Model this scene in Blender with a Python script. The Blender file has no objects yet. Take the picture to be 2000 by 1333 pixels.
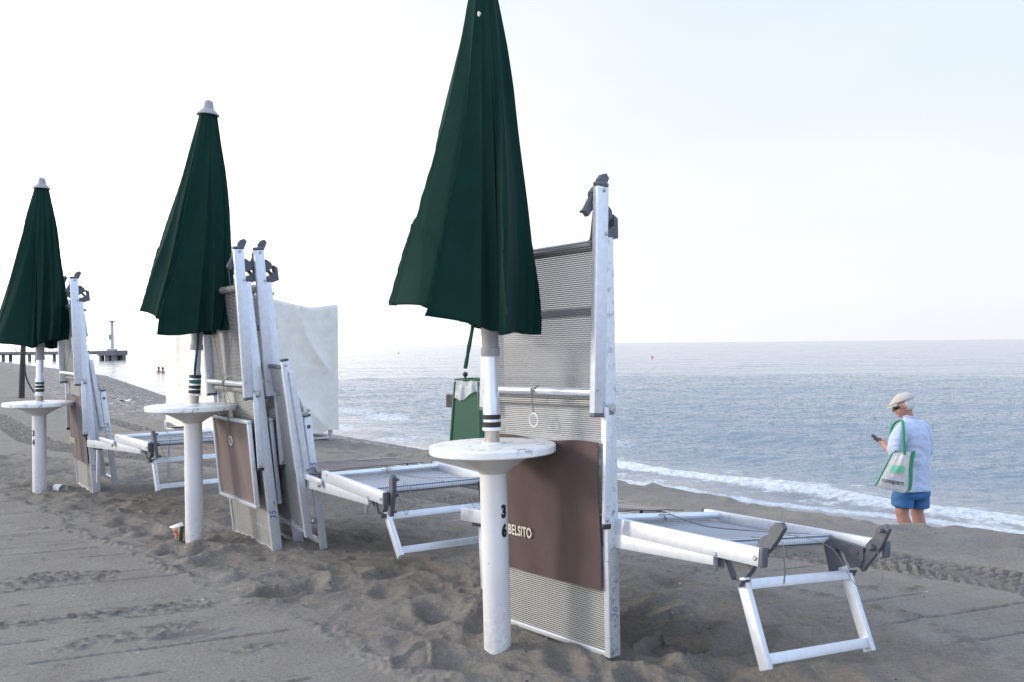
import bpy, bmesh, math, random
import numpy as np
from mathutils import Vector, Matrix
random.seed(7)
R = math.radians
PI = math.pi
scene = bpy.context.scene
COL = scene.collection

# ---------------------------------------------------------------- camera, sky, sun, exposure
CAM_H = 1.25
FPX = 1750.0                      # focal length in pixels of the 2000 px wide photograph
cam_d = bpy.data.cameras.new('camera')
cam_d.sensor_width = 36.0
cam_d.lens = 36.0 * FPX / 2000.0
cam_d.clip_start = 0.05
cam_d.clip_end = 9000.0
cam = bpy.data.objects.new('camera', cam_d)
COL.objects.link(cam)
_a, _p = 0.0100, 5.5 / FPX
_F = Vector((0, math.cos(_p), math.sin(_p)))
_R0 = Vector((1, 0, 0)); _U0 = _R0.cross(_F)
_R = math.cos(_a) * _R0 - math.sin(_a) * _U0
_U = math.sin(_a) * _R0 + math.cos(_a) * _U0
cam.matrix_world = Matrix(((_R.x, _U.x, -_F.x, 0), (_R.y, _U.y, -_F.y, 0), (_R.z, _U.z, -_F.z, CAM_H), (0, 0, 0, 1)))
scene.camera = cam

SUN_EL, SUN_DIR = R(17), Vector((-1.0, 0.05, 0.0)).normalized()
world = bpy.data.worlds.new('World'); scene.world = world
world.use_nodes = True
nt = world.node_tree; nt.nodes.clear()
def N(nt, t, **kw):
    n = nt.nodes.new(t)
    for k, v in kw.items():
        if k in n.inputs.keys(): n.inputs[k].default_value = v
        else: setattr(n, k, v)
    return n
out = N(nt, 'ShaderNodeOutputWorld'); bg = N(nt, 'ShaderNodeBackground')
bg.inputs['Strength'].default_value = 0.15
sky = N(nt, 'ShaderNodeTexSky'); sky.sky_type = 'NISHITA'; sky.sun_disc = False
sky.sun_elevation = SUN_EL; sky.sun_rotation = math.atan2(SUN_DIR.x, SUN_DIR.y)
sky.air_density = 1.0; sky.dust_density = 1.5; sky.ozone_density = 1.0
tc = N(nt, 'ShaderNodeTexCoord'); sep = N(nt, 'ShaderNodeSeparateXYZ')
nt.links.new(tc.outputs['Generated'], sep.inputs[0])
# thin high overcast: white to the left and over the horizon, thinning overhead and behind the camera
def math_n(nt, op, a, b=None, clamp=False):
    m = nt.nodes.new('ShaderNodeMath'); m.operation = op; m.use_clamp = clamp
    for i, v in enumerate((a, b)):
        if v is None: continue
        if isinstance(v, (int, float)): m.inputs[i].default_value = v
        else: nt.links.new(v, m.inputs[i])
    return m.outputs[0]
mp = N(nt, 'ShaderNodeMapping'); mp.inputs['Scale'].default_value = (1.0, 1.0, 3.2)
nt.links.new(tc.outputs['Generated'], mp.inputs['Vector'])
cl = N(nt, 'ShaderNodeTexNoise'); cl.inputs['Scale'].default_value = 1.7; cl.inputs['Detail'].default_value = 5; cl.inputs['Roughness'].default_value = .45
nt.links.new(mp.outputs[0], cl.inputs['Vector'])
lr = math_n(nt, 'MULTIPLY', sep.outputs['X'], -0.62)          # more veil to the left
back = math_n(nt, 'MULTIPLY', sep.outputs['Y'], 0.15)
upz = math_n(nt, 'MULTIPLY', sep.outputs['Z'], -0.75)
s1 = math_n(nt, 'ADD', lr, back); s2 = math_n(nt, 'ADD', s1, upz)
s3 = math_n(nt, 'ADD', s2, 0.56)
s4 = math_n(nt, 'ADD', s3, math_n(nt, 'MULTIPLY', math_n(nt, 'SUBTRACT', cl.outputs['Fac'], 0.5), 0.85))
veil = N(nt, 'ShaderNodeMapRange'); veil.interpolation_type = 'SMOOTHSTEP'
veil.inputs['From Min'].default_value = 0.0; veil.inputs['From Max'].default_value = 1.0
veil.inputs['To Min'].default_value = 0.0; veil.inputs['To Max'].default_value = 1.0
nt.links.new(s4, veil.inputs['Value'])
bl = N(nt, 'ShaderNodeMix'); bl.data_type = 'RGBA'
bkf = N(nt, 'ShaderNodeMapRange'); bkf.interpolation_type = 'SMOOTHSTEP'; bkf.inputs['From Min'].default_value = .35; bkf.inputs['From Max'].default_value = -.6
nt.links.new(sep.outputs['Y'], bkf.inputs['Value'])
bb = N(nt, 'ShaderNodeMix'); bb.data_type = 'RGBA'; bb.inputs[6].default_value = (4.6, 5.2, 6.0, 1); bb.inputs[7].default_value = (6.0, 7.9, 11.2, 1)
upf = N(nt, 'ShaderNodeMapRange'); upf.interpolation_type = 'SMOOTHSTEP'; upf.inputs['From Min'].default_value = .36; upf.inputs['From Max'].default_value = .80
nt.links.new(sep.outputs['Z'], upf.inputs['Value'])
zb_m = N(nt, 'ShaderNodeMix'); zb_m.data_type = 'RGBA'; zb_m.inputs[7].default_value = (6.0, 7.3, 9.8, 1)
nt.links.new(bkf.outputs[0], bb.inputs[0]); nt.links.new(bb.outputs[2], zb_m.inputs[6]); nt.links.new(upf.outputs[0], zb_m.inputs[0]); nt.links.new(zb_m.outputs[2], bl.inputs[6])               # pale blue air above the haze
hz = N(nt, 'ShaderNodeMapRange'); hz.inputs['From Min'].default_value = 0.0; hz.inputs['From Max'].default_value = 0.28
hz.inputs['To Min'].default_value = 1.0; hz.inputs['To Max'].default_value = 0.0
nt.links.new(sep.outputs['Z'], hz.inputs['Value'])
nt.links.new(math_n(nt, 'MULTIPLY', hz.outputs[0], 0.85), bl.inputs[0])
bl.inputs[7].default_value = (5.3, 5.2, 5.75, 1)               # faint lavender band on the horizon
skm = N(nt, 'ShaderNodeMix'); skm.data_type = 'RGBA'; skm.inputs[0].default_value = 0.85
nt.links.new(sky.outputs[0], skm.inputs[6]); nt.links.new(bl.outputs[2], skm.inputs[7])
vm = N(nt, 'ShaderNodeMix'); vm.data_type = 'RGBA'
nt.links.new(veil.outputs[0], vm.inputs[0]); nt.links.new(skm.outputs[2], vm.inputs[6])
# the hidden sun brightens the low haze on the left
gl = N(nt, 'ShaderNodeMapRange'); gl.interpolation_type = 'SMOOTHSTEP'; gl.inputs['From Min'].default_value = .15; gl.inputs['From Max'].default_value = -.95
nt.links.new(sep.outputs['X'], gl.inputs['Value'])
gz_ = N(nt, 'ShaderNodeMapRange'); gz_.inputs['From Min'].default_value = .75; gz_.inputs['From Max'].default_value = .05; nt.links.new(sep.outputs['Z'], gz_.inputs['Value'])
gw = N(nt, 'ShaderNodeMix'); gw.data_type = 'RGBA'; nt.links.new(math_n(nt, 'MULTIPLY', gl.outputs[0], gz_.outputs[0]), gw.inputs[0])
gw.inputs[6].default_value = (5.8, 5.82, 6.1, 1); gw.inputs[7].default_value = (16, 15.0, 13.8, 1)
nt.links.new(gw.outputs[2], vm.inputs[7])
nt.links.new(vm.outputs[2], bg.inputs['Color']); nt.links.new(bg.outputs[0], out.inputs['Surface'])

sun_d = bpy.data.lights.new('sun', 'SUN'); sun_d.energy = 1.7; sun_d.angle = R(10); sun_d.color = (1.0, 0.91, 0.80)
sun = bpy.data.objects.new('sun', sun_d); COL.objects.link(sun)
_sd = Vector((SUN_DIR.x * math.cos(SUN_EL), SUN_DIR.y * math.cos(SUN_EL), math.sin(SUN_EL)))
sun.rotation_euler = _sd.to_track_quat('Z', 'Y').to_euler()
scene.view_settings.view_transform = 'Standard'; scene.view_settings.look = 'None'
scene.view_settings.exposure = 0.30; scene.view_settings.gamma = 1.0
scene.cycles.max_bounces = 8; scene.cycles.transparent_max_bounces = 16

# ---------------------------------------------------------------- materials
def new_mat(name):
    m = bpy.data.materials.new(name); m.use_nodes = True
    nt = m.node_tree; nt.nodes.clear()
    o = nt.nodes.new('ShaderNodeOutputMaterial'); p = nt.nodes.new('ShaderNodeBsdfPrincipled')
    nt.links.new(p.outputs[0], o.inputs[0])
    return m, nt, p, o
def objco(nt, scale=(1, 1, 1), rot=(0, 0, 0)):
    t = nt.nodes.new('ShaderNodeTexCoord'); m = nt.nodes.new('ShaderNodeMapping')
    m.inputs['Scale'].default_value = scale; m.inputs['Rotation'].default_value = rot
    nt.links.new(t.outputs['Object'], m.inputs['Vector']); return m.outputs[0]
def noise(nt, vec, scale, detail=4, rough=.55):
    n = nt.nodes.new('ShaderNodeTexNoise'); n.inputs['Scale'].default_value = scale
    n.inputs['Detail'].default_value = detail; n.inputs['Roughness'].default_value = rough
    nt.links.new(vec, n.inputs['Vector']); return n.outputs['Fac']
def mapr(nt, v, a, b, c=0., d=1.):
    n = nt.nodes.new('ShaderNodeMapRange'); n.inputs['From Min'].default_value = a; n.inputs['From Max'].default_value = b
    n.inputs['To Min'].default_value = c; n.inputs['To Max'].default_value = d
    nt.links.new(v, n.inputs['Value']); return n.outputs[0]
def mixc(nt, f, a, b):
    n = nt.nodes.new('ShaderNodeMix'); n.data_type = 'RGBA'
    for i, v in ((0, f), (6, a), (7, b)):
        if isinstance(v, (int, float)): n.inputs[i].default_value = v
        elif isinstance(v, tuple): n.inputs[i].default_value = (*v, 1)
        else: nt.links.new(v, n.inputs[i])
    return n.outputs[2]
def bump(nt, p, h, strength=.3, dist=.01):
    b = nt.nodes.new('ShaderNodeBump'); b.inputs['Strength'].default_value = strength; b.inputs['Distance'].default_value = dist
    nt.links.new(h, b.inputs['Height']); nt.links.new(b.outputs[0], p.inputs['Normal'])
def attr(nt, name):
    a = nt.nodes.new('ShaderNodeAttribute'); a.attribute_name = name; return a.outputs['Fac']
def simple(name, col, rough=.5, metal=0., dirt=None, dscale=6., damt=.4, bmp=None, sheen=0., spec=None, dthr=(.52, .72)):
    m, nt, p, o = new_mat(name)
    p.inputs['Roughness'].default_value = rough; p.inputs['Metallic'].default_value = metal
    if spec is not None: p.inputs['Specular IOR Level'].default_value = spec
    if sheen: p.inputs['Sheen Weight'].default_value = sheen; p.inputs['Sheen Roughness'].default_value = .5
    v = objco(nt)
    vary = mixc(nt, mapr(nt, noise(nt, v, dscale * 2.3, 3), .3, .7), tuple(c * .93 for c in col), tuple(min(1, c * 1.05) for c in col))
    if dirt:
        f = mapr(nt, noise(nt, v, dscale, 9, .72), dthr[0], dthr[1], 0, damt)
        vary = mixc(nt, f, vary, dirt)
    nt.links.new(vary, p.inputs['Base Color'])
    if bmp: bump(nt, p, noise(nt, v, bmp[0], 4), bmp[1], bmp[2])
    return m
M = {}
M['alu'] = simple('white_aluminium', (.66, .69, .74), .38, .50, (.30, .29, .28), 14, .55, dthr=(.60, .74))
M['alu_dirty'] = simple('scuffed_white_aluminium', (.66, .69, .73), .42, .42, (.22, .21, .20), 22, .85, dthr=(.54, .66))
M['tubealu'] = simple('bare_aluminium_tube', (.70, .73, .78), .28, .6)
M['plastic'] = simple('grey_plastic', (.085, .092, .11), .5, 0, (.20, .19, .18), 30, .5)
M['blackp'] = simple('black_rubber', (.02, .02, .022), .6)
M['bolt'] = simple('steel_bolt', (.42, .42, .43), .35, .85)
M['post_'] = simple('painted_post_white', (.71, .70, .69), .42, 0, (.42, .38, .33), 9, .45, dthr=(.60, .80))
m, nt, p, o = new_mat('painted_white_post'); M['post'] = m
v = objco(nt); sp = nt.nodes.new('ShaderNodeSeparateXYZ'); nt.links.new(v, sp.inputs[0])
c_ = mixc(nt, mapr(nt, noise(nt, v, 5, 5), .3, .7), (.66, .65, .645), (.74, .735, .73))
c_ = mixc(nt, mapr(nt, noise(nt, v, 26, 6, .7), .66, .72, 0, .7), c_, (.30, .25, .21))
gr_ = math_n(nt, 'MULTIPLY', mapr(nt, sp.outputs['Z'], .30, .0, 0, 1), mapr(nt, noise(nt, v, 34, 7, .75), .38, .66))
c_ = mixc(nt, math_n(nt, 'MULTIPLY', gr_, .55), c_, (.30, .275, .25))
nt.links.new(c_, p.inputs['Base Color']); p.inputs['Roughness'].default_value = .45
M['tabletop'] = simple('worn_white_tabletop', (.80, .80, .79), .38, 0, (.16, .125, .11), 13, .75, dthr=(.555, .62), bmp=(30, .1, .002))
M['funnel'] = simple('grey_white_funnel', (.60, .59, .57), .5, 0, (.40, .38, .35), 7, .4)
M['stencil'] = simple('black_stencil_paint', (.012, .012, .014), .7)
M['ink'] = simple('violet_marker_ink', (.10, .08, .34), .6)
M['inkgrey'] = simple('grey_pencil_ink', (.25, .25, .33), .6)
M['brown'] = simple('brown_canvas', (.068, .037, .033), .8, 0, (.105, .07, .062), 4, .5, sheen=.25, bmp=(600, .12, .001), dthr=(.45, .75))
M['brownlight'] = simple('faded_brown_canvas', (.140, .096, .084), .85, 0, (.085, .056, .050), 3, .6, sheen=.2, bmp=(600, .12, .001), dthr=(.45, .8))
M['print'] = simple('cream_print', (.62, .58, .50), .8)
M['cord'] = simple('grey_cord', (.20, .185, .165), .8)
M['ring'] = simple('clear_plastic_ring', (.70, .70, .68), .2)
M['green'] = simple('dark_green_canvas', (.0030, .0250, .0190), .88, 0, (.0045, .034, .026), 5, .5, sheen=.03, spec=.15, bmp=(900, .15, .0008), dthr=(.4, .7))
M['greenstrap'] = simple('green_strap_cloth', (.008, .045, .035), .85)
M['collar'] = simple('grey_plastic_collar', (.30, .30, .31), .5)
M['steel'] = simple('dull_steel_sleeve', (.42, .38, .34), .35, .7)
M['black'] = simple('black_tape', (.012, .012, .014), .45)
M['teal'] = simple('green_tape', (.01, .09, .075), .45)
M['bin'] = simple('green_painted_bin', (.013, .085, .047), .5, 0, (.02, .11, .062), 7, .5)
M['bag'] = None
M['wood'] = simple('weathered_grey_wood', (.22, .19, .17), .8, 0, (.10, .08, .07), 24, .9, dthr=(.45, .6))
M['darkwood'] = simple('dark_timber', (.045, .040, .036), .8, 0, (.09, .08, .07), 16, .6)
M['concrete'] = simple('old_concrete', (.21, .195, .185), .9, 0, (.06, .055, .05), .6, .8)  # pier concrete lightened, distance haze put into the colour
M['mast'] = simple('pale_mast_paint', (.50, .51, .54), .5)
M['cup'] = simple('white_foam_cup', (.80, .80, .79), .5, 0, (.55, .52, .48), 30, .5)
M['red'] = simple('red_hull', (.45, .035, .03), .4)
M['orange'] = simple('orange_plastic', (.65, .12, .03), .5)
# person
M['skin'] = simple('sunned_skin', (.42, .215, .155), .55, 0, (.50, .25, .19), 9, .6, bmp=(60, .1, .002))
M['shirt'] = simple('white_linen_shirt', (.46, .525, .68), .8, sheen=.2, bmp=(26, .6, .012))
M['shorts'] = simple('blue_shorts', (.035, .13, .31), .75, 0, (.05, .18, .38), 10, .6, bmp=(22, .6, .012))
M['cap'] = simple('beige_cap_cloth', (.50, .46, .41), .9, bmp=(120, .3, .003))
M['hair'] = simple('white_hair', (.60, .59, .58), .9, bmp=(160, .5, .004))
M['tote'] = simple('cream_tote_cloth', (.60, .585, .55), .85, bmp=(14, .7, .02))
M['totegreen'] = simple('green_tote_binding', (.012, .26, .10), .7)
M['logogreen'] = simple('pale_green_print', (.20, .56, .36), .8)

def mat_mesh(name, light, dark, alpha_gap=.45, rp=.0082, cp=.0065):
    m, nt, p, o = new_mat(name)
    t = nt.nodes.new('ShaderNodeTexCoord'); s = nt.nodes.new('ShaderNodeSeparateXYZ')
    nt.links.new(t.outputs['Object'], s.inputs[0])
    row = math_n(nt, 'SINE', math_n(nt, 'MULTIPLY', s.outputs['Y'], 2 * PI / rp))
    half = math_n(nt, 'MULTIPLY', math_n(nt, 'FLOOR', math_n(nt, 'MULTIPLY', s.outputs['Y'], 1 / rp)), PI)
    colw = math_n(nt, 'SINE', math_n(nt, 'ADD', math_n(nt, 'MULTIPLY', s.outputs['X'], 2 * PI / cp), half))
    thread = mapr(nt, row, -.75, .45)
    shade = mapr(nt, colw, -1, 1, .48, 1.0)
    v = objco(nt)
    lightc = mixc(nt, mapr(nt, noise(nt, v, 5, 6), .35, .7), light, tuple(c * .82 for c in light))
    sc = nt.nodes.new('ShaderNodeMix'); sc.data_type = 'RGBA'; sc.blend_type = 'MULTIPLY'; sc.inputs[0].default_value = 1
    nt.links.new(lightc, sc.inputs[6]); nt.links.new(shade, sc.inputs[7])
    nt.links.new(mixc(nt, thread, dark, sc.outputs[2]), p.inputs['Base Color'])
    p.inputs['Roughness'].default_value = .6
    tr = nt.nodes.new('ShaderNodeBsdfTransparent'); mx = nt.nodes.new('ShaderNodeMixShader')
    gap = math_n(nt, 'MULTIPLY', math_n(nt, 'SUBTRACT', 1.0, thread), mapr(nt, colw, -.6, .6, 0, alpha_gap))
    nt.links.new(gap, mx.inputs[0]); nt.links.new(p.outputs[0], mx.inputs[1]); nt.links.new(tr.outputs[0], mx.inputs[2])
    nt.links.new(mx.outputs[0], o.inputs[0])
    bump(nt, p, row, .3, .001)
    return m
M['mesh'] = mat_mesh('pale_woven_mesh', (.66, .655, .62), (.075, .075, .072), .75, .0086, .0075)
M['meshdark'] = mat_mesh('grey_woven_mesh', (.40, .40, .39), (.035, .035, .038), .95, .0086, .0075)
M['meshroll'] = mat_mesh('sky_lit_woven_mesh', (.72, .76, .82), (.10, .105, .12), .15, .0105, .0105)  # flat loungers' mesh, bluish reflected light put into the colour

# ---------------------------------------------------------------- mesh building helpers
class MB:
    def __init__(s): s.bm = bmesh.new()
    def _add(s, bm2, mtx=None):
        if mtx is not None: bmesh.ops.transform(bm2, matrix=mtx, verts=bm2.verts)
        vm = {}
        for v in bm2.verts: vm[v] = s.bm.verts.new(v.co)
        for f in bm2.faces:
            try: s.bm.faces.new([vm[v] for v in f.verts])
            except ValueError: pass
        bm2.free(); return s
    def box(s, lo, hi, bev=.003, mtx=None, seg=1):
        b = bmesh.new(); bmesh.ops.create_cube(b, size=1)
        lo, hi = Vector(lo), Vector(hi); d = hi - lo; c = (hi + lo) / 2
        for v in b.verts: v.co = Vector((v.co.x * d.x + c.x, v.co.y * d.y + c.y, v.co.z * d.z + c.z))
        e = min(bev, min(abs(x) for x in d) * .45)
        if e > 0: bmesh.ops.bevel(b, geom=b.edges[:], offset=e, segments=seg, affect='EDGES', profile=.6)
        return s._add(b, mtx)
    def bar(s, p0, p1, w, t, side=(1, 0, 0), bev=.004, seg=2):
        """box from p0 to p1: w across 'side', t across the third direction"""
        p0, p1 = Vector(p0), Vector(p1); y = p1 - p0; L = y.length; y.normalize()
        x = Vector(side); x = (x - y * x.dot(y)).normalized(); z = x.cross(y)
        m = Matrix(((x.x, y.x, z.x, p0.x), (x.y, y.y, z.y, p0.y), (x.z, y.z, z.z, p0.z), (0, 0, 0, 1)))
        return s.box((-w / 2, 0, -t / 2), (w / 2, L, t / 2), bev, m, seg)
    def tube(s, pts, r, seg=12, cap=True):
        pts = [Vector(p) for p in pts]; n = len(pts); rr = r if isinstance(r, (list, tuple)) else [r] * n
        rings = []; ref = None
        for i, p in enumerate(pts):
            d = (pts[min(i + 1, n - 1)] - pts[max(i - 1, 0)]).normalized()
            if ref is None: ref = d.orthogonal().normalized()
            ref = (ref - d * ref.dot(d)).normalized(); q = d.cross(ref)
            rings.append([s.bm.verts.new(p + (ref * math.cos(2 * PI * k / seg) + q * math.sin(2 * PI * k / seg)) * rr[i]) for k in range(seg)])
        for a, b in zip(rings, rings[1:]):
            for k in range(seg): s.bm.faces.new((a[k], a[(k + 1) % seg], b[(k + 1) % seg], b[k]))
        if cap: s.bm.faces.new(rings[0][::-1]); s.bm.faces.new(rings[-1])
        return s
    def lathe(s, prof, seg=48, c=(0, 0, 0), cap=True):
        rings = []
        for r, z in prof:
            rings.append([s.bm.verts.new((c[0] + r * math.cos(2 * PI * k / seg), c[1] + r * math.sin(2 * PI * k / seg), c[2] + z)) for k in range(seg)])
        for a, b in zip(rings, rings[1:]):
            for k in range(seg): s.bm.faces.new((a[k], a[(k + 1) % seg], b[(k + 1) % seg], b[k]))
        if cap: s.bm.faces.new(rings[0][::-1]); s.bm.faces.new(rings[-1])
        return s
    def prism(s, poly, x0, x1, axis='X'):
        """polygon in (Y,Z) extruded along X"""
        a = [s.bm.verts.new((x0, y, z)) for y, z in poly]; b = [s.bm.verts.new((x1, y, z)) for y, z in poly]
        s.bm.faces.new(a[::-1]); s.bm.faces.new(b); n = len(poly)
        for i in range(n): s.bm.faces.new((a[i], a[(i + 1) % n], b[(i + 1) % n], b[i]))
        return s
    def grid(s, fn, nu, nv, closeu=False):
        g = [[s.bm.verts.new(fn(i / (nu if closeu else nu - 1), j / (nv - 1))) for i in range(nu)] for j in range(nv)]
        for j in range(nv - 1):
            for i in range(nu if closeu else nu - 1):
                k = (i + 1) % nu
                s.bm.faces.new((g[j][i], g[j][k], g[j + 1][k], g[j + 1][i]))
        return g
    def mesh(s, name, mat, ang=.55, smooth=True):
        bmesh.ops.recalc_face_normals(s.bm, faces=s.bm.faces[:])
        for f in s.bm.faces: f.smooth = smooth
        for e in s.bm.edges:
            if len(e.link_faces) == 2 and e.calc_face_angle(0) > ang: e.smooth = False
        me = bpy.data.meshes.new(name); s.bm.to_mesh(me); s.bm.free()
        me.materials.append(mat); return me
def link(name, me, parent=None, loc=(0, 0, 0)):
    o = bpy.data.objects.new(name, me); COL.objects.link(o)
    if parent: o.parent = parent
    o.location = loc; return o
def tag(o, label=None, cat=None, group=None, kind=None):
    if label: o['label'] = label
    if cat: o['category'] = cat
    if group: o['group'] = group
    if kind: o['kind'] = kind
    return o
def thing(name, mtx, label, cat, group=None):
    o = bpy.data.objects.new(name, None); COL.objects.link(o)
    o.empty_display_size = .1
    o.matrix_world = mtx if isinstance(mtx, Matrix) else Matrix.Translation(Vector(mtx))
    return tag(o, label, cat, group)
CACHE = {}
WHOLE = {'lettering', 'handwriting', 'number_marking', 'bag_lettering', 'railing', 'leaf_print', 'canvas_cover', 'bin_liner', 'canopy'}
def split_far(b):
    """pieces of one builder that stand apart become meshes of their own"""
    bm = b.bm; seen = {}; isl = []
    for v in bm.verts:
        if v in seen: continue
        st = [v]; seen[v] = len(isl); vs = []
        while st:
            a = st.pop(); vs.append(a)
            for e in a.link_edges:
                w = e.other_vert(a)
                if w not in seen: seen[w] = len(isl); st.append(w)
        isl.append(vs)
    n = len(isl)
    if n == 1: return [b]
    lo = [np.min([tuple(v.co) for v in vs], axis=0) for vs in isl]; hi = [np.max([tuple(v.co) for v in vs], axis=0) for vs in isl]
    g = list(range(n))
    def find(i):
        while g[i] != i: i = g[i]
        return i
    for i in range(n):
        for j in range(i):
            gap = np.linalg.norm(np.maximum(0, np.maximum(lo[i] - hi[j], lo[j] - hi[i])))
            if gap < .45 * max(np.linalg.norm(hi[i] - lo[i]), np.linalg.norm(hi[j] - lo[j])): g[find(i)] = find(j)
    roots = sorted({find(i) for i in range(n)})
    if len(roots) == 1: return [b]
    outp = []
    for r in roots:
        nb = MB(); vm = {}
        for i in range(n):
            if find(i) == r:
                for v in isl[i]: vm[v] = nb.bm.verts.new(v.co)
        for f in bm.faces:
            if f.verts[0] in vm: nb.bm.faces.new([vm[v] for v in f.verts])
        outp.append(nb)
    bm.free(); return outp
def part(name, parent, key, mat, fn, ang=.55, label=None, smooth=True):
    """one part; its mesh is built once per key and shared between copies"""
    if key not in CACHE:
        b = MB(); fn(b)
        CACHE[key] = [b.mesh(name, mat, ang, smooth)] if name in WHOLE else [c.mesh(name, mat, ang, smooth) for c in split_far(b)]
    first = None
    for me in CACHE[key]:
        o = link(name, me, parent)
        if label: o['label'] = label
        first = first or o
    return first
def pose(rows, t):
    return Matrix(((*rows[0], t[0]), (*rows[1], t[1]), (*rows[2], t[2]), (0, 0, 0, 1)))
def text_bm(b, txt, size, fn, bold=0., spacing=1.0, sub=2, shear=0.):
    """lettering as real flat geometry: fn maps the flat (x, y) of each vertex into place"""
    cu = bpy.data.curves.new('lettering', 'FONT'); cu.body = txt; cu.size = size; cu.offset = bold; cu.space_character = spacing
    cu.align_x = 'CENTER'; cu.align_y = 'CENTER'; cu.resolution_u = 3; cu.shear = shear
    ob = bpy.data.objects.new('lettering', cu); COL.objects.link(ob)
    bpy.context.view_layer.update()
    me = bpy.data.meshes.new_from_object(ob.evaluated_get(bpy.context.evaluated_depsgraph_get()))
    t = bmesh.new(); t.from_mesh(me)
    bmesh.ops.triangulate(t, faces=t.faces[:])
    if sub: bmesh.ops.subdivide_edges(t, edges=t.edges[:], cuts=sub, use_grid_fill=True)
    for v in t.verts: v.co = Vector(fn(v.co.x, v.co.y))
    b._add(t)
    bpy.data.objects.remove(ob); bpy.data.curves.remove(cu); bpy.data.meshes.remove(me)

# ---------------------------------------------------------------- noise (numpy)
def _hash(ix, iy, seed):
    h = (ix.astype(np.int64) * 374761393 + iy.astype(np.int64) * 668265263 + seed * 974634777) & 0xffffffff
    h = ((h ^ (h >> 13)) * 1274126177) & 0xffffffff
    h = h ^ (h >> 16)
    return (h & 0xffffff) / float(0xffffff)
def vnoise(x, y, seed=0):
    x0 = np.floor(x); y0 = np.floor(y); fx = x - x0; fy = y - y0
    fx = fx * fx * fx * (fx * (fx * 6 - 15) + 10); fy = fy * fy * fy * (fy * (fy * 6 - 15) + 10)
    a = _hash(x0, y0, seed); b = _hash(x0 + 1, y0, seed); c = _hash(x0, y0 + 1, seed); d = _hash(x0 + 1, y0 + 1, seed)
    return (a + (b - a) * fx + (c - a) * fy + (a - b - c + d) * fx * fy) * 2 - 1
def fbm(x, y, seed=0, oct=4, gain=.5):
    r = 0; a = 1.; s = 0
    for i in range(oct):
        r = r + a * vnoise(x * 2 ** i + 17.3 * i, y * 2 ** i - 9.1 * i, seed + i); s += a; a *= gain
    return r / s
def sstep(a, b, x):
    t = np.clip((x - a) / (b - a), 0, 1); return t * t * (3 - 2 * t)
def pline(x, y, pts):
    """signed distance (positive to the right of the direction of travel) and arclength along a polyline"""
    best = np.full(x.shape, 1e9); sd = np.zeros(x.shape); al = np.zeros(x.shape); L = 0.
    n = len(pts) - 1
    for i, ((x0, y0), (x1, y1)) in enumerate(zip(pts, pts[1:])):
        dx, dy = x1 - x0, y1 - y0; l = math.hypot(dx, dy)
        t0 = ((x - x0) * dx + (y - y0) * dy) / (l * l)
        t = np.clip(t0, -50 if i == 0 else 0, 50 if i == n - 1 else 1)
        ex = x - (x0 + dx * t); ey = y - (y0 + dy * t)
        d = np.sqrt(ex * ex + ey * ey); cr = (dy * (x - x0) - dx * (y - y0)) / l
        m = d < best
        best = np.where(m, d, best); sd = np.where(m, np.sign(cr) * d, sd); al = np.where(m, L + t * l, al)
        L += l
    return sd, al
def px_ground(px, py):
    yh = 682.0 - .01 * px; d = FPX * CAM_H / (py - yh); return ((px - 1000) / FPX * d, d)
SEA_Z = -0.95
CREST = [(12.0, -2.0), (5.2, 3.6), (3.24, 5.67), (2.66, 6.0), (1.93, 6.77), (.95, 7.95), (0, 9.4), (-1.09, 10.6), (-2.6, 12.2), (-6, 16.5), (-12, 26), (-22, 45), (-45, 80), (-200, 300)]
EDGE = [(18.0, 1.0), (8.2, 8.4), (5.9, 10.3), (3.5, 12.4), (1.74, 14.5), (-1.96, 19.1), (-4.1, 21.3), (-9, 29), (-16.4, 42), (-32, 71), (-68, 119), (-240, 350)]
WAVE = [(18.0, 1.6), (8.4, 8.7), (6.1, 10.75), (5.1, 11.7), (3.9, 13.5), (2.0, 15.9), (-.6, 18.9), (-3.2, 22.4), (-8, 31), (-15, 45), (-30, 74), (-64, 122), (-230, 350)]
ROUGH_NEAR = [px_ground(*p) for p in ((-500, 850), (-150, 920), (0, 965), (190, 1045), (350, 1120), (560, 1200), (740, 1290), (830, 1333))] + [(0.2, 2.2), (.7, 1.2)]
ROUGH_FAR = [px_ground(*p) for p in ((-500, 815), (0, 888), (230, 905), (480, 925), (640, 948), (880, 1000), (1215, 1085), (1500, 1140), (1740, 1200), (2000, 1310))] + [(2.6, 1.6), (3.2, .4)]
TRACK = [px_ground(*p) for p in ((2400, 1235), (2000, 1140), (1850, 1115), (1700, 1094), (1500, 1072), (1215, 1030), (900, 975), (640, 930), (400, 903), (250, 890), (140, 878), (70, 860), (30, 836), (-10, 812), (-80, 795))]
TRACK2 = [px_ground(*p) for p in ((560, 880), (420, 862), (310, 848), (260, 834), (215, 820), (150, 812))]
PX = {}
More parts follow.
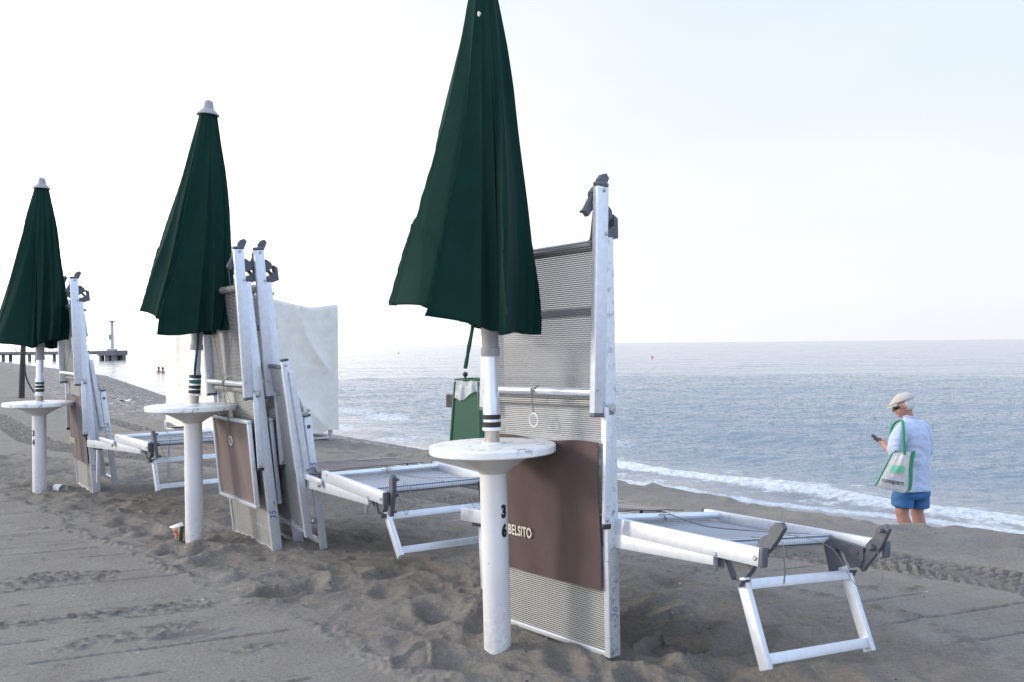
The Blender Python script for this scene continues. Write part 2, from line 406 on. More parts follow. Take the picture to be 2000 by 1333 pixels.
def ground_h(x, y, full=True):
    scr, al = pline(x, y, CREST)
    sc = scr + .10 * fbm(al * 1.1, al * 0 + 3.3, 5, 3)
    se, _ = pline(x, y, EDGE)
    fa = sstep(12.5, 19, y)
    t = np.clip(sc, 0, None) / np.maximum(np.clip(sc, 0, None) + np.clip(-se, 0, None), 1e-4)
    ex = .25 + (1.15 - .25) * fa
    lowz = -(1.1 + (-.0) * fa)
    z = lowz * np.power(np.clip(t, 0, 1), ex) * (1 - fa) + (-.98) * np.power(np.clip(t, 0, 1), ex) * fa
    z = z - np.clip(se, 0, 40) * .12
    # soften the lip of the berm
    lip = np.clip(sc / .35, 0, 1); z = np.where(sc < .35, z * lip * lip * (3 - 2 * lip), z)
    r = np.hypot(x, y)
    jn = .10 * fbm(x * 2.3, y * 2.3, 11, 3)
    dn, _ = pline(x, y, ROUGH_NEAR); df, _ = pline(x, y, ROUGH_FAR)
    # polylines run left to right: right of travel is towards the camera
    rough = sstep(-.02, .16, -(dn) + jn * 1.2) * sstep(-.02, .20, df + jn * 1.5)
    bermr = sstep(-1.5, -.9, sc + jn * 2) * (1 - sstep(.6, 1.4, sc)) * (1 - fa)
    peb = fa * sstep(-2.4, -.6, sc + .9 * fbm(x * .5, y * .5, 77, 3)) + (1 - fa) * sstep(.8, 1.5, sc)
    # trampled sand
    wx = x + .12 * fbm(x * 2.1, y * 2.1, 21, 2); wy = y + .12 * fbm(x * 2.1 + 9, y * 2.1, 22, 2)
    n1 = fbm(wx * 2.1, wy * 2.1, 31, 3)
    n2 = 1 - np.abs(fbm(wx * 3.0 + wy * .8, wy * 4.0, 41, 3)) * 2.2
    dune = .026 * n1 + .017 * n2 + .008 * (1 - np.abs(fbm(wx * 8, wy * 8, 44, 2)) * 2)
    dune = dune + .0050 * fbm(x * 13, y * 13, 46, 3) + .0030 * fbm(x * 37, y * 37, 47, 3)
    z = z + rough * (dune - .006)
    z = z + bermr * (.024 * fbm(x * 1.4, y * 1.4, 51, 3) + .012 * (1 - np.abs(fbm(x * 3.4, y * 3.4, 52, 3)) * 2))
    z = z + .006 * np.exp(-((sc + .25) / .3) ** 2) * (1 - fa) * (.6 + .9 * vnoise(al * 1.3, al * 0, 55))
    damp_shade = np.zeros(x.shape)  # damp subsoil colour that also paints shade into grooves the soft light leaves faint
    # crumbly lip where groomed and trampled sand meet
    for dd, sgn in ((dn, 1), (df, -1)):
        e = np.exp(-((dd + jn * 1.2 * sgn) / .05) ** 2)
        damp_shade = np.maximum(damp_shade, e * .5 * sstep(.0, .3, fbm(x * 22, y * 22, 61, 2)))
        z = z + e * (.010 + .020 * fbm(x * 22, y * 22, 61, 2)) * sstep(-.3, .3, fbm(x * 1.9, y * 1.9, 62, 2) + .15)
    smooth = (1 - rough) * (1 - bermr) * (1 - peb)
    z = z + smooth * (.004 * fbm(x * 1.3, y * 1.3, 71, 3) + .0011 * fbm(x * 42, y * 42, 72, 3))
    # drag marks of the rake on the groomed sand
    ang = R(21); u = x * math.cos(ang) + y * math.sin(ang); w = -x * math.sin(ang) + y * math.cos(ang)
    w = w + .035 * fbm(u * .8, u * 0 + 1, 81, 2)
    for per, ph, dep, wd, cut in ((.31, .0, .009, .0075, -.02), (.47, .17, .007, .006, .1), (.113, .04, .0018, .009, .12)):
        q = (w + ph) / per; cell = np.floor(q + .5); dd = (q - cell) * per
        msk = sstep(cut, cut + .25, vnoise(u * 1.1 + cell * 7.7, cell * 3.1, 83) + .35 * vnoise(u * 9, cell * 1.7, 84))
        damp_shade = np.maximum(damp_shade, smooth * msk * np.exp(-(dd / wd) ** 2) * min(1, dep / .007) * (.6 + .5 * vnoise(u * 30, w * 50, 87)))
        z = z - smooth * msk * dep * 1.5 * np.exp(-(dd / wd) ** 2) * (.75 + .5 * vnoise(u * 40, w * 60, 85))
        z = z + smooth * msk * dep * .55 * np.exp(-((dd - wd * 1.8) / wd) ** 2) * (.6 + .7 * vnoise(u * 40, w * 60, 86))
    # crumbs scattered in patches
    pc = sstep(.36, .52, fbm(u * 1.1, w * 2.6, 91, 3))
    crm = np.clip(fbm(x * 26, y * 26, 92, 2), -.3, 1)
    damp_shade = np.maximum(damp_shade, smooth * pc * sstep(0, .35, crm) * .8)
    z = z + smooth * pc * .014 * np.clip(fbm(x * 26, y * 26, 92, 2), -.3, 1)
    # tyre tracks
    for pl, hw in ((TRACK, .235), (TRACK2, .17)):
        d, a = pline(x, y, pl)
        Lt = sum(math.hypot(q[0] - p_[0], q[1] - p_[1]) for p_, q in zip(pl, pl[1:]))
        m = sstep(hw, hw - .04, np.abs(d)) * sstep(-.1, .3, a) * sstep(Lt + .1, Lt - .3, a)
        blk = vnoise(a * 17, d * 15, 98) + .6 * vnoise(a * 34, d * 30, 99)
        lug = .75 * blk + .8 * np.sin((a + np.abs(d) * .45) * 2 * PI / .062 + np.sign(d) * .8 + 1.5 * vnoise(a * 1.3, a * 0, 96))
        lug_r = 0
        lug = sstep(-.35, .35, lug) * sstep(-.8, -.4, np.cos(d * 2 * PI / .088))
        wob = np.clip(.65 + 1.0 * fbm(x * 7, y * 7, 95, 3), .05, 1.3)
        damp_shade = np.maximum(damp_shade, m * (1 - lug * wob) * np.where(x < -2, .85, .6))
        z = z + m * (-.024 + .024 * lug * wob) + .007 * np.exp(-((np.abs(d) - hw - .02) / .03) ** 2) * wob * sstep(-.1, .3, a) * sstep(Lt + .1, Lt - .3, a)
    # shoe prints and scoops: (px, py, length, width, heading, depth)
    for (px, py, ln, wd, hd, dep) in FEET:
        gx, gy = px_ground(px, py); c, s = math.cos(hd), math.sin(hd)
        a = (x - gx) * c + (y - gy) * s; b = -(x - gx) * s + (y - gy) * c
        wloc = wd * (1 + .25 * np.cos(a / ln * 2 * PI)) * (1 - .18 * (a > 0) * 1)
        q = (a / (ln * .5)) ** 2 + (b / (wloc * .5)) ** 2
        z = np.where(q < 4, z - dep * sstep(1.25, .72, q) + dep * .45 * np.exp(-((np.sqrt(q) - 1.28) / .16) ** 2), z)
    for (gx, gy, ln, wd, hd, dep) in STEPS:
        msk = (np.abs(x - gx) < .5) & (np.abs(y - gy) < .5)
        if not msk.any(): continue
        xs, ys = x[msk], y[msk]; c, s = math.cos(hd), math.sin(hd)
        a = (xs - gx) * c + (ys - gy) * s; b = -(xs - gx) * s + (ys - gy) * c
        q = np.sqrt((a / (ln * .5)) ** 2 + (b / (wd * .5)) ** 2)
        z[msk] = z[msk] + (-dep * sstep(1.15, .3, q) + dep * .32 * np.exp(-((q - 1.35) / .32) ** 2)) * np.clip(rough[msk] + bermr[msk], 0, 1)
    z = z + (.0025 + .0095 * fa) * peb * fbm(x * 9, y * 9, 97, 2)
    wet = sstep(-.3, 1.2, sc) * (1 - fa) + fa * sstep(-3.5, -.5, se)
    return z, peb, wet, rough, damp_shade
FEET = [(362, 1240, .27, .105, R(28), .016), (545, 1163, .32, .14, R(20), .040), (1680, 1150, .25, .09, R(160), .010),
        (1310, 1268, .26, .22, R(10), .030), (800, 1290, .24, .12, R(70), .018), (255, 1003, .22, .11, R(-30), .02)]
rs = random.Random(12)
STEPS = []
for i in range(520):
    # footprints along the trampled strip (the row direction) and over the berm
    k = rs.random(); row = Vector((1.9, 2.6)).lerp(Vector((-9.5, 13.2)), k ** 1.15)
    off = rs.uniform(-2.0, 2.0) * (.8 + k)
    STEPS.append((row.x + off * .62, row.y + off * .78, rs.uniform(.22, .36), rs.uniform(.13, .24), rs.uniform(0, PI), rs.uniform(.012, .032)))
for i in range(80):
    k = rs.random(); row = Vector((3.0, 5.6)).lerp(Vector((-2.6, 11.8)), k)
    STEPS.append((row.x + rs.uniform(-.5, .4), row.y + rs.uniform(-.6, .3), rs.uniform(.24, .4), rs.uniform(.15, .26), rs.uniform(0, PI), rs.uniform(.01, .03)))

def polar_sheet(name, mat, ths, rs_, fn):
    T, Rr = np.meshgrid(ths, rs_)
    X = Rr * np.sin(T); Y = Rr * np.cos(T)
    shp = X.shape; z, at = fn(X.ravel(), Y.ravel())
    co = np.stack([X.ravel(), Y.ravel(), z], 1).astype(np.float32)
    nr, nth = shp
    idx = np.arange(nr * nth).reshape(shp)
    q = np.stack([idx[:-1, :-1], idx[:-1, 1:], idx[1:, 1:], idx[1:, :-1]], -1).reshape(-1, 4)
    q = q[:, ::-1]
    me = bpy.data.meshes.new(name)
    me.vertices.add(len(co)); me.vertices.foreach_set('co', co.ravel())
    me.loops.add(q.size); me.loops.foreach_set('vertex_index', q.ravel().astype(np.int32))
    me.polygons.add(len(q)); me.polygons.foreach_set('loop_start', np.arange(0, q.size, 4, dtype=np.int32))
    me.polygons.foreach_set('loop_total', np.full(len(q), 4, dtype=np.int32))
    me.update(calc_edges=True); me.validate()
    me.polygons.foreach_set('use_smooth', np.ones(len(q), dtype=bool))
    for k, v in at.items():
        a = me.attributes.new(k, 'FLOAT', 'POINT'); a.data.foreach_set('value', v.astype(np.float32))
    me.materials.append(mat)
    return link(name, me)
fine = np.radians(np.arange(-34, 34, .062))
ths = np.concatenate([np.radians(np.arange(-110, -34, .8)), fine, np.radians(np.arange(34, 110, .8))])

# sand
m, nt, p, o = new_mat('dark_volcanic_sand'); M['sand'] = m
v = objco(nt)
g1 = noise(nt, v, 900, 2, .6); g2 = noise(nt, v, 3.0, 6, .6); g3 = noise(nt, v, 160, 3, .6)
c1 = mixc(nt, mapr(nt, g1, .30, .70), (.140, .127, .108), (.410, .377, .328))
c2 = mixc(nt, mapr(nt, g2, .35, .68, 0, .38), c1, (.165, .143, .120))
mo = nt.nodes.new('ShaderNodeMix'); mo.data_type = 'RGBA'; mo.blend_type = 'MULTIPLY'; mo.inputs[0].default_value = 1
nt.links.new(c2, mo.inputs[6]); nt.links.new(mapr(nt, noise(nt, v, 55, 5, .75), .30, .70, .72, 1.16), mo.inputs[7]); c2 = mo.outputs[2]
c3 = mixc(nt, mapr(nt, g3, .66, .74, 0, .5), c2, (.36, .33, .30))
vs_ = nt.nodes.new('ShaderNodeTexVoronoi'); vs_.inputs['Scale'].default_value = 22; nt.links.new(v, vs_.inputs['Vector'])
vsc = nt.nodes.new('ShaderNodeSeparateColor'); nt.links.new(vs_.outputs['Color'], vsc.inputs[0])
spk = math_n(nt, 'MULTIPLY', mapr(nt, vs_.outputs['Distance'], .10, .16, 1, 0), mapr(nt, vsc.outputs[0], .90, .92))
c3 = mixc(nt, spk, c3, mixc(nt, mapr(nt, vsc.outputs[1], .7, .72), (.045, .04, .036), (.55, .52, .48)))
# pebbles
vo = nt.nodes.new('ShaderNodeTexVoronoi'); vo.inputs['Scale'].default_value = 15; nt.links.new(v, vo.inputs['Vector'])
hsv = nt.nodes.new('ShaderNodeSeparateColor'); nt.links.new(vo.outputs['Color'], hsv.inputs[0])
pebc = mixc(nt, hsv.outputs[0], (.09, .080, .074), (.36, .33, .30))
pebc = mixc(nt, mapr(nt, hsv.outputs[1], .86, .9), pebc, (.55, .50, .46))
c3 = mixc(nt, math_n(nt, 'MULTIPLY', attr(nt, 'damp_shade'), .62), c3, (.060, .054, .049))  # painted shade of grooves and tracks, mixed with damp sand tone
tr_ = nt.nodes.new('ShaderNodeMix'); tr_.data_type = 'RGBA'; tr_.blend_type = 'MULTIPLY'; nt.links.new(attr(nt, 'trampled'), tr_.inputs[0]); nt.links.new(c3, tr_.inputs[6]); tr_.inputs[7].default_value = (.86, .84, .83, 1)
c3 = tr_.outputs[2]
c4 = mixc(nt, attr(nt, 'pebble'), c3, pebc)
wetc = nt.nodes.new('ShaderNodeMix'); wetc.data_type = 'RGBA'; wetc.blend_type = 'MULTIPLY'
nt.links.new(math_n(nt, 'MULTIPLY', attr(nt, 'wet'), .45), wetc.inputs[0]); nt.links.new(c4, wetc.inputs[6]); wetc.inputs[7].default_value = (.45, .43, .42, 1)
nt.links.new(wetc.outputs[2], p.inputs['Base Color'])
nt.links.new(mapr(nt, attr(nt, 'wet'), 0, 1, .92, .6), p.inputs['Roughness']); p.inputs['Specular IOR Level'].default_value = .25
hh = math_n(nt, 'ADD', math_n(nt, 'MULTIPLY', noise(nt, v, 240, 4, .7), .8), math_n(nt, 'MULTIPLY', noise(nt, v, 45, 5, .65), 1.6))
bump(nt, p, hh, .8, .008)

def beach_fn(x, y):
    z, peb, wet, rough, damp_shade = ground_h(x, y); return z, {'pebble': peb, 'wet': wet, 'trampled': rough, 'damp_shade': damp_shade}
rads = np.concatenate([np.array([.3, .8, 1.2, 1.6]), np.geomspace(1.9, 14, 1050), np.geomspace(14, 60, 260)[1:], np.geomspace(60, 420, 70)[1:]])
beach = polar_sheet('sand', M['sand'], ths, rads, beach_fn); tag(beach, kind='structure')
def gz(x, y): return float(ground_h(np.array([x]), np.array([y]))[0][0])

# sea
m, nt, p, o = new_mat('sea_water'); M['sea'] = m
v = objco(nt)
p.inputs['Base Color'].default_value = (.030, .085, .100, 1); p.inputs['Roughness'].default_value = .10; p.inputs['IOR'].default_value = 1.33
mpn = nt.nodes.new('ShaderNodeMapping'); mpn.inputs['Scale'].default_value = (.8, 1.7, 1); mpn.inputs['Rotation'].default_value = (0, 0, R(12)); nt.links.new(v, mpn.inputs[0])
h1 = noise(nt, mpn.outputs[0], 3.2, 5, .6); h2 = noise(nt, mpn.outputs[0], .55, 3, .5); h3 = noise(nt, mpn.outputs[0], .09, 3, .5)
hs = math_n(nt, 'ADD', math_n(nt, 'ADD', math_n(nt, 'MULTIPLY', h1, .11), math_n(nt, 'MULTIPLY', noise(nt, mpn.outputs[0], 10, 4, .6), .035)), math_n(nt, 'ADD', math_n(nt, 'MULTIPLY', h2, .30), math_n(nt, 'MULTIPLY', h3, 2.6)))
bump(nt, p, hs, 1.0, .34)
foam = attr(nt, 'foam')
fn_ = noise(nt, v, 7, 8, .72)
fa_ = math_n(nt, 'ADD', foam, math_n(nt, 'MULTIPLY', math_n(nt, 'SUBTRACT', fn_, .5), 1.3))
fm = mapr(nt, fa_, .40, .66)
fm = math_n(nt, 'MULTIPLY', fm, mapr(nt, foam, .02, .15))
fd = nt.nodes.new('ShaderNodeBsdfPrincipled'); nt.links.new(mixc(nt, mapr(nt, noise(nt, v, 11, 6, .7), .36, .60), (.48, .51, .54), (.82, .83, .84)), fd.inputs['Base Color']); fd.inputs['Roughness'].default_value = .7
fb = nt.nodes.new('ShaderNodeBump'); fb.inputs['Strength'].default_value = .8; fb.inputs['Distance'].default_value = .05
nt.links.new(noise(nt, v, 16, 6, .7), fb.inputs['Height']); nt.links.new(fb.outputs[0], fd.inputs['Normal'])
# sandy tint of the shallow water
shal = attr(nt, 'shallow')
nt.links.new(mixc(nt, shal, (.18, .23, .27), (.32, .29, .27)), p.inputs['Base Color'])
mx = nt.nodes.new('ShaderNodeMixShader'); nt.links.new(fm, mx.inputs[0]); nt.links.new(p.outputs[0], mx.inputs[1]); nt.links.new(fd.outputs[0], mx.inputs[2])
nt.links.new(mx.outputs[0], o.inputs[0])
def sea_fn(x, y):
    r = np.hypot(x, y)
    se, al = pline(x, y, EDGE); wv, wal = pline(x, y, WAVE)
    off = sstep(.2, 6, se)
    fade = 1 / (1 + (r / 220) ** 2)
    z = np.full(x.shape, SEA_Z)
    ux = x * math.cos(R(12)) + y * math.sin(R(12)); uy = -x * math.sin(R(12)) + y * math.cos(R(12))
    z = z + (.15 + .85 * off) * (.045 * fbm(ux * .22, uy * .55, 101, 3) + .020 * fbm(ux * .9, uy * 1.9, 102, 3) * fade)
    z = z + (.25 + .75 * off) * .030 * 1.6 * fbm(ux * 2.2, uy * 5.8, 103, 5, .70) * fade
    # small swell lines rolling in parallel to the shore
    z = z + .045 * sstep(1.5, 4, se) * (1 - sstep(14, 30, se)) * np.sin(se * 2 * PI / 3.4 + 1.6 * fbm(wal * .16, se * .12, 104, 2)) * (.5 + .5 * vnoise(wal * .22, se * .3, 105))
    right = 1 - sstep(15, 21, y)
    w = wv + .16 * fbm(wal * .7, wal * 0 + 2, 106, 3)
    amp = (.13 * right + .05 * (1 - right)) * (.75 + .45 * vnoise(wal * .5, wal * 0, 107))
    front = np.where(w < 0, np.exp(-(w / .20) ** 2), np.exp(-(w / .55) ** 2))
    z = z + amp * front
    lace = fbm(x * 2.2, y * 2.2, 108, 4, .6)
    band = np.where(w < 0, np.exp(-(w / .30) ** 2), np.exp(-(w / .13) ** 2))
    foam = band * (1.0 * right + .24 * (1 - right)) + .0
    z = z + .05 * np.clip(band - .3, 0, 1) * fbm(x * 7, y * 7, 109, 3) * right
    wash = (w < 0) * sstep(-3.2, -.1, w)
    foam = np.maximum(foam, wash * (.30 + .68 * lace) * (.92 * right + .55 * (1 - right)))
    # lacy remains on the seaward side
    foam = np.maximum(foam, sstep(0, .3, w) * (1 - sstep(.6, 2.2, w)) * (.30 + .5 * lace))
    # older foam lines further along the shore on the left
    k2 = (1 - right) * (1 - sstep(2.5, 9, se)) * sstep(-1, .5, se)
    foam = np.maximum(foam, k2 * (.22 + .45 * fbm(x * .5, y * .5, 110, 4, .6) + .22 * np.sin(se * 2.2)))
    # swash edge
    foam = np.maximum(foam, .75 * np.exp(-((se + .15 + .12 * fbm(al * .9, al * 0, 111, 3)) / .22) ** 2))
    shallow = 1 - sstep(-1.5, 2.8, se)
    return z, {'foam': np.clip(foam, 0, 1), 'shallow': shallow}
ths_s = np.concatenate([np.radians(np.arange(-75, -34, .6)), np.radians(np.arange(-34, 34, .075)), np.radians(np.arange(34, 88, .6))])
rads_s = np.concatenate([np.geomspace(6.5, 60, 760), np.geomspace(60, 7500, 300)[1:]])
sea = polar_sheet('sea', M['sea'], ths_s, rads_s, sea_fn); tag(sea, kind='structure')

# ---------------------------------------------------------------- sun loungers
W = .74; HW = W / 2; LEN = 1.865
def A_pt(y):   # centre height of the upper rail at length y
    k = (y - .96) / (LEN - .96); return .031 * (1 - k) + (-.009) * k
def rail_A(sx):
    def f(b):
        b.bar((sx * (HW - .015), .962, .033), (sx * (HW - .015), LEN - .006, -.009), .030, .062, (1, 0, 0), .005)
    return f
def rail_B(sx):
    def f(b):
        b.bar((sx * (HW - .0175), 0, -.031), (sx * (HW - .0175), 1.66, -.031), .029, .062, (1, 0, 0), .005)
    return f
def cap_A(sx):
    def f(b):
        b.bar((sx * (HW - .015), LEN - .006, -.009), (sx * (HW - .015), LEN + .012, -.0098), .032, .064, (1, 0, 0), .009, 3)
        b.bar((sx * (HW - .015), .946, .0337), (sx * (HW - .015), .963, .033), .032, .064, (1, 0, 0), .007, 3)
    return f
def disc(b, c, n, r, h):
    c, n = Vector(c), Vector(n); b.tube([c, c + n * h * .6, c + n * h], [r, r, r * .7], 14)
def bolts(sx):
    def f(b):
        for y, z, r in ((1.845, -.012, .009), (1.672, -.020, .008), (1.055, .045, .006), (.30, -.040, .008)):
            disc(b, (sx * (HW - .001), y, z), (sx, 0, 0), r, .006)
    return f
def arm(sx):
    def f(b):
        b.bar((sx * (HW + .009), .985, -.002), (sx * (HW + .009), .53, .020), .016, .034, (1, 0, 0), .004)
    return f
def arm_cap(sx):
    def f(b): b.bar((sx * (HW + .009), .532, .020), (sx * (HW + .009), .510, .021), .020, .040, (1, 0, 0), .006)
    return f
def arm_bolt(sx):
    def f(b):
        b.bar((sx * (HW + .0175), 1.0, -.014), (sx * (HW + .0175), .955, -.014), .004, .030, (1, 0, 0), .004)
        disc(b, (sx * (HW + .018), .975, -.016), (sx, 0, 0), .014, .010); disc(b, (sx * (HW + .016), .548, .02), (sx, 0, 0), .010, .008)
    return f
def hinge(sx):
    def f(b):
        x0, x1 = sorted((sx * (HW - .034), sx * (HW - .062)))
        b.prism([(1.60, .000), (1.64, .014), (1.80, -.012), (1.80, -.060), (1.775, -.088), (1.745, -.094), (1.715, -.040), (1.69, -.030), (1.66, -.034), (1.61, -.012)], x0, x1)
        y0, y1 = sorted((sx * (HW - .036), sx * (HW - .080)))
        b.prism([(1.635, -.005), (1.665, -.005), (1.715, -.105), (1.76, -.100), (1.745, -.125), (1.665, -.125)], y0, y1)
        disc(b, (sx * (HW - .062), 1.645, -.004), (-sx, 0, 0), .012, .022); disc(b, (sx * (HW - .062), 1.775, -.03), (-sx, 0, 0), .007, .006)
    return f
def lever(b, sx, piv, ang):
    """long grey sunshade lever with a notched upper half"""
    prof = [(-.105, -.016), (-.100, .012), (-.030, .014), (-.012, .026), (.018, .022), (.040, .012), (.060, .022), (.088, .018), (.104, .004), (.098, -.018), (.05, -.024), (.0, -.026), (-.05, -.020)]
    c, s = math.cos(ang), math.sin(ang)
    pr = [(piv[0] + a * c - d * s, piv[1] + a * s + d * c) for a, d in prof]
    x0, x1 = sorted((sx * (HW - .034), sx * (HW - .056)))
    b.prism(pr, x0, x1)
    for k, r in ((0, .013), (.078, .008), (-.088, .007)):
        disc(b, (sx * (HW - .056), piv[0] + k * c, piv[1] + k * s), (-sx, 0, 0), r, .022)
def canopy_panel(z, x, y0, y1):
    def f(b):
        def g(u, v):
            xx = -x + 2 * x * u; yy = y0 + (y1 - y0) * v
            return (xx, yy + .006 * math.sin(u * 9) * (v > .98), z + .006 * math.sin(u * PI) * math.sin(v * PI) + .0018 * math.sin(u * 23 + v * 4) + .003 * math.sin(v * 7 + u * 3))
        g1 = b.grid(g, 40, 30)
        g2 = b.grid(lambda u, v: (g(u, v)[0], g(u, v)[1], g(u, v)[2] - .004), 40, 30)
        for r1, r2 in ((g1[0], g2[0]), (g1[-1], g2[-1]), ([r[0] for r in g1], [r[0] for r in g2]), ([r[-1] for r in g1], [r[-1] for r in g2])):
            for i in range(len(r1) - 1): b.bm.faces.new((r1[i], r1[i + 1], r2[i + 1], r2[i]))
    return f
def fabric(zfn, x, y0, y1, sag=.006):
    def f(b): b.grid(lambda u, v: (-x + 2 * x * u, y0 + (y1 - y0) * v, zfn(y0 + (y1 - y0) * v) - sag * math.sin(u * PI) * math.sin(v * PI)), 12, 24)
    return f
def u_leg_side(sx, top, bot, x=HW - .075):
    def f(b): b.bar((sx * x, *top), (sx * x, *bot), .026, .040, (1, 0, 0), .004)
    return f
def u_leg_bar(p, x=HW - .088, t=.036):
    def f(b): b.bar((-x, p[0], p[1]), (x, p[0], p[1]), t, .024, (0, p[2], p[3]), .004)
    return f
def make_lounger(mtx, label, group, kind, canopy='tied', ring=None, lev=None, legs='folded', farleg=None, dirty=False, ink=None, key='', title=True):
    t = thing('sun_lounger', mtx, label, 'sun lounger', group)
    al = M['alu_dirty'] if dirty else M['alu']; kk = 'd' if dirty else ''
    for sx in (1, -1):
        ra = part('upper_rail', t, ('rA', sx), M['alu'], rail_A(sx))
        part('end_cap', ra, ('cA', sx), M['plastic'], cap_A(sx))
        rb = part('side_rail', t, ('rB', sx, kk), al, rail_B(sx))
        part('bolt', rb, ('bo', sx), M['bolt'], bolts(sx))
        ar = part('canopy_arm', t, ('arm', sx, kk), al, arm(sx))
        part('arm_cap', ar, ('acap', sx), M['blackp'], arm_cap(sx))
        part('pivot_bolt', ar, ('ab', sx), M['bolt'], arm_bolt(sx))
        part('leg_hinge', t, ('hi', sx), M['plastic'], hinge(sx))
        lv = (lev or {}).get(sx, (1.835, -.005, -.62))
        part('canopy_lever', t, ('lv', sx, lv), M['plastic'], lambda b, sx=sx, lv=lv: lever(b, sx, lv[:2], lv[2]))
    part('foot_bar', t, ('fb',), M['alu'], lambda b: b.bar((-HW + .03, .010, -.020), (HW - .03, .010, -.020), .022, .030, (0, 1, 0), .004))
    part('cross_bar', t, ('cb',), M['tubealu'], lambda b: b.tube([(-HW + .03, 1.045, .043), (HW - .03, 1.045, .043)], .0165, 16))
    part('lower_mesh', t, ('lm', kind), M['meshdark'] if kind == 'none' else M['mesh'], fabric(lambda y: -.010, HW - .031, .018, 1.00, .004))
    def roll(b):
        b.tube([(-HW + .034, 1.00, .002), (HW - .034, 1.00, .002)], .020, 16)
        for s in (-1, 1): b.tube([(s * (HW - .034), 1.0, .002), (s * (HW - .03), 1.0, .002)], .012, 12)
    part('mesh_roll', t, ('mr',), M['mesh'], roll)
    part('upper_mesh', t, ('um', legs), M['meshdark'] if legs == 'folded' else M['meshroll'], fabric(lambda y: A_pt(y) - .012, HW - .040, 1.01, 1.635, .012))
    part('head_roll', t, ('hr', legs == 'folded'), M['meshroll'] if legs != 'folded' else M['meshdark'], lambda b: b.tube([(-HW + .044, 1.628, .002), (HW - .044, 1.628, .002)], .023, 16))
    if canopy == 'tied':
        zc = .016 if legs == 'folded' else .050
        c = part('sunshade_panel', t, ('cp', zc), M['brown'], canopy_panel(zc, HW - .032, .262, .842), 1.0)
        if title:
            part('lettering', c, ('cpt', zc), M['print'], lambda b: text_bm(b, 'LIDO BELSITO', .054, lambda x, y: (-.198 + x * .80, .430 + y * 1.12, zc + .0085 + .0045 * math.sin((x - .215 + HW) / W * PI)), .0012, 1.02, 0))
    else:
        fr = part('sunshade_frame', t, ('cf',), M['alu'], lambda b: [b.bar((-HW + .045, .300, .055), (-HW + .045, .80, .045), .022, .026, bev=.004), b.bar((HW - .030, .300, .055), (HW - .030, .80, .045), .022, .026, bev=.004),
            b.bar((-HW + .034, .291, .0552), (HW - .019, .291, .0552), .022, .0262, (0, 1, 0), .004), b.bar((-HW + .034, .811, .045), (HW - .019, .811, .045), .022, .0262, (0, 1, 0), .004)])
        part('sunshade_panel', fr, ('cf2',), M['brownlight'], canopy_panel(.047, HW - .056, .302, .80), 1.0)
    if legs == 'folded':
        for sx in (1, -1):
            part('leg', t, ('lgf', sx), M['alu'], u_leg_side(sx, (1.70, -.050), (1.36, -.070)))
        part('leg_bar', t, ('lgfb',), M['alu'], u_leg_bar((1.37, -.072, 1, 0)))
        def tabs(b):
            b.bar((HW - .075, 1.74, -.065), (HW - .075, 1.70, -.10), .020, .018, bev=.004)
            b.bar((HW - .075, 1.60, -.065), (HW - .075, 1.58, -.092), .020, .020, bev=.004)
            b.bar((-HW + .075, 1.74, -.065), (-HW + .075, 1.70, -.10), .020, .018, bev=.004)
        part('leg_latch', t, ('tabs',), M['plastic'], tabs)
    else:
        for sx in (1, -1):
            lg = part('leg', t, ('lgo', sx, legs), M['alu'], u_leg_side(sx, (1.725, -.09), legs[0]))
        part('leg_bar', t, ('lgob', 1), M['alu'], u_leg_bar((1.748, -.118, .06, -.25)))
        part('leg_bar', t, ('lgob', 2, legs), M['alu'], u_leg_bar((legs[0][0] - .012, legs[0][1] + .030, .08, -.26)))
        for sx in (1, -1):
            part('leg', t, ('lgr', sx, farleg), M['alu'], u_leg_side(sx, (.09, -.065), farleg))
        part('leg_bracket', t, ('lgbr',), M['plastic'], lambda b: [b.bar((s * (HW - .075), .02, -.075), (s * (HW - .075), .17, -.075), .032, .028, bev=.004) for s in (1, -1)])
    if ring:
        L_, gl = ring
        def rg(b):
            pts = [(0, 1.06, .062), (.004, 1.03, .066), (-.003, 1.0, .064), (.002, 1.0 - L_, .058)]
            b.tube(pts, .0025, 8)
            b.tube([(0, 1.065, .030), (.012, 1.055, .062), (0, 1.03, .068), (-.012, 1.05, .062), (0, 1.065, .028)], .003, 6)
        def rg2(b):
            c = (.002, 1.0 - L_ - .028, .058); b.tube([(c[0] + .026 * math.sin(a), c[1] + .028 * math.cos(a), c[2]) for a in [2 * PI * k / 20 for k in range(20)]] + [(c[0], c[1] + .028, c[2])], .0042, 8)
        pc = part('pull_cord', t, ('pc', ring), M['cord'], rg); part('pull_ring', pc, ('pr', ring), M['ring'], rg2)
    if gl_cords.get(kind):
        def cords(b):
            for pts in gl_cords[kind]: b.tube(bez(pts), .0015, 6)
        part('loose_cord', t, ('lc', kind), M['cord'], cords)
    if ink:
        txt, size, y, mt = ink
        part('handwriting', t, ('ink', txt, y), M[mt], lambda b: text_bm(b, txt, size, lambda a, c: (HW - .0022, y + a, -.031 + c), 0, 1, 0, .3))
    return t
def bez(pts, n=12):
    pts = [Vector(p) for p in pts]; outp = []
    P = [pts[0]] + pts + [pts[-1]]
    for i in range(1, len(P) - 2):
        for k in range(n):
            t = k / n; a, b, c, d = P[i - 1], P[i], P[i + 1], P[i + 2]
            outp.append(.5 * ((2 * b) + (c - a) * t + (2 * a - 5 * b + 4 * c - d) * t * t + (3 * b - a - 3 * c + d) * t ** 3))
    outp.append(pts[-1]); return outp
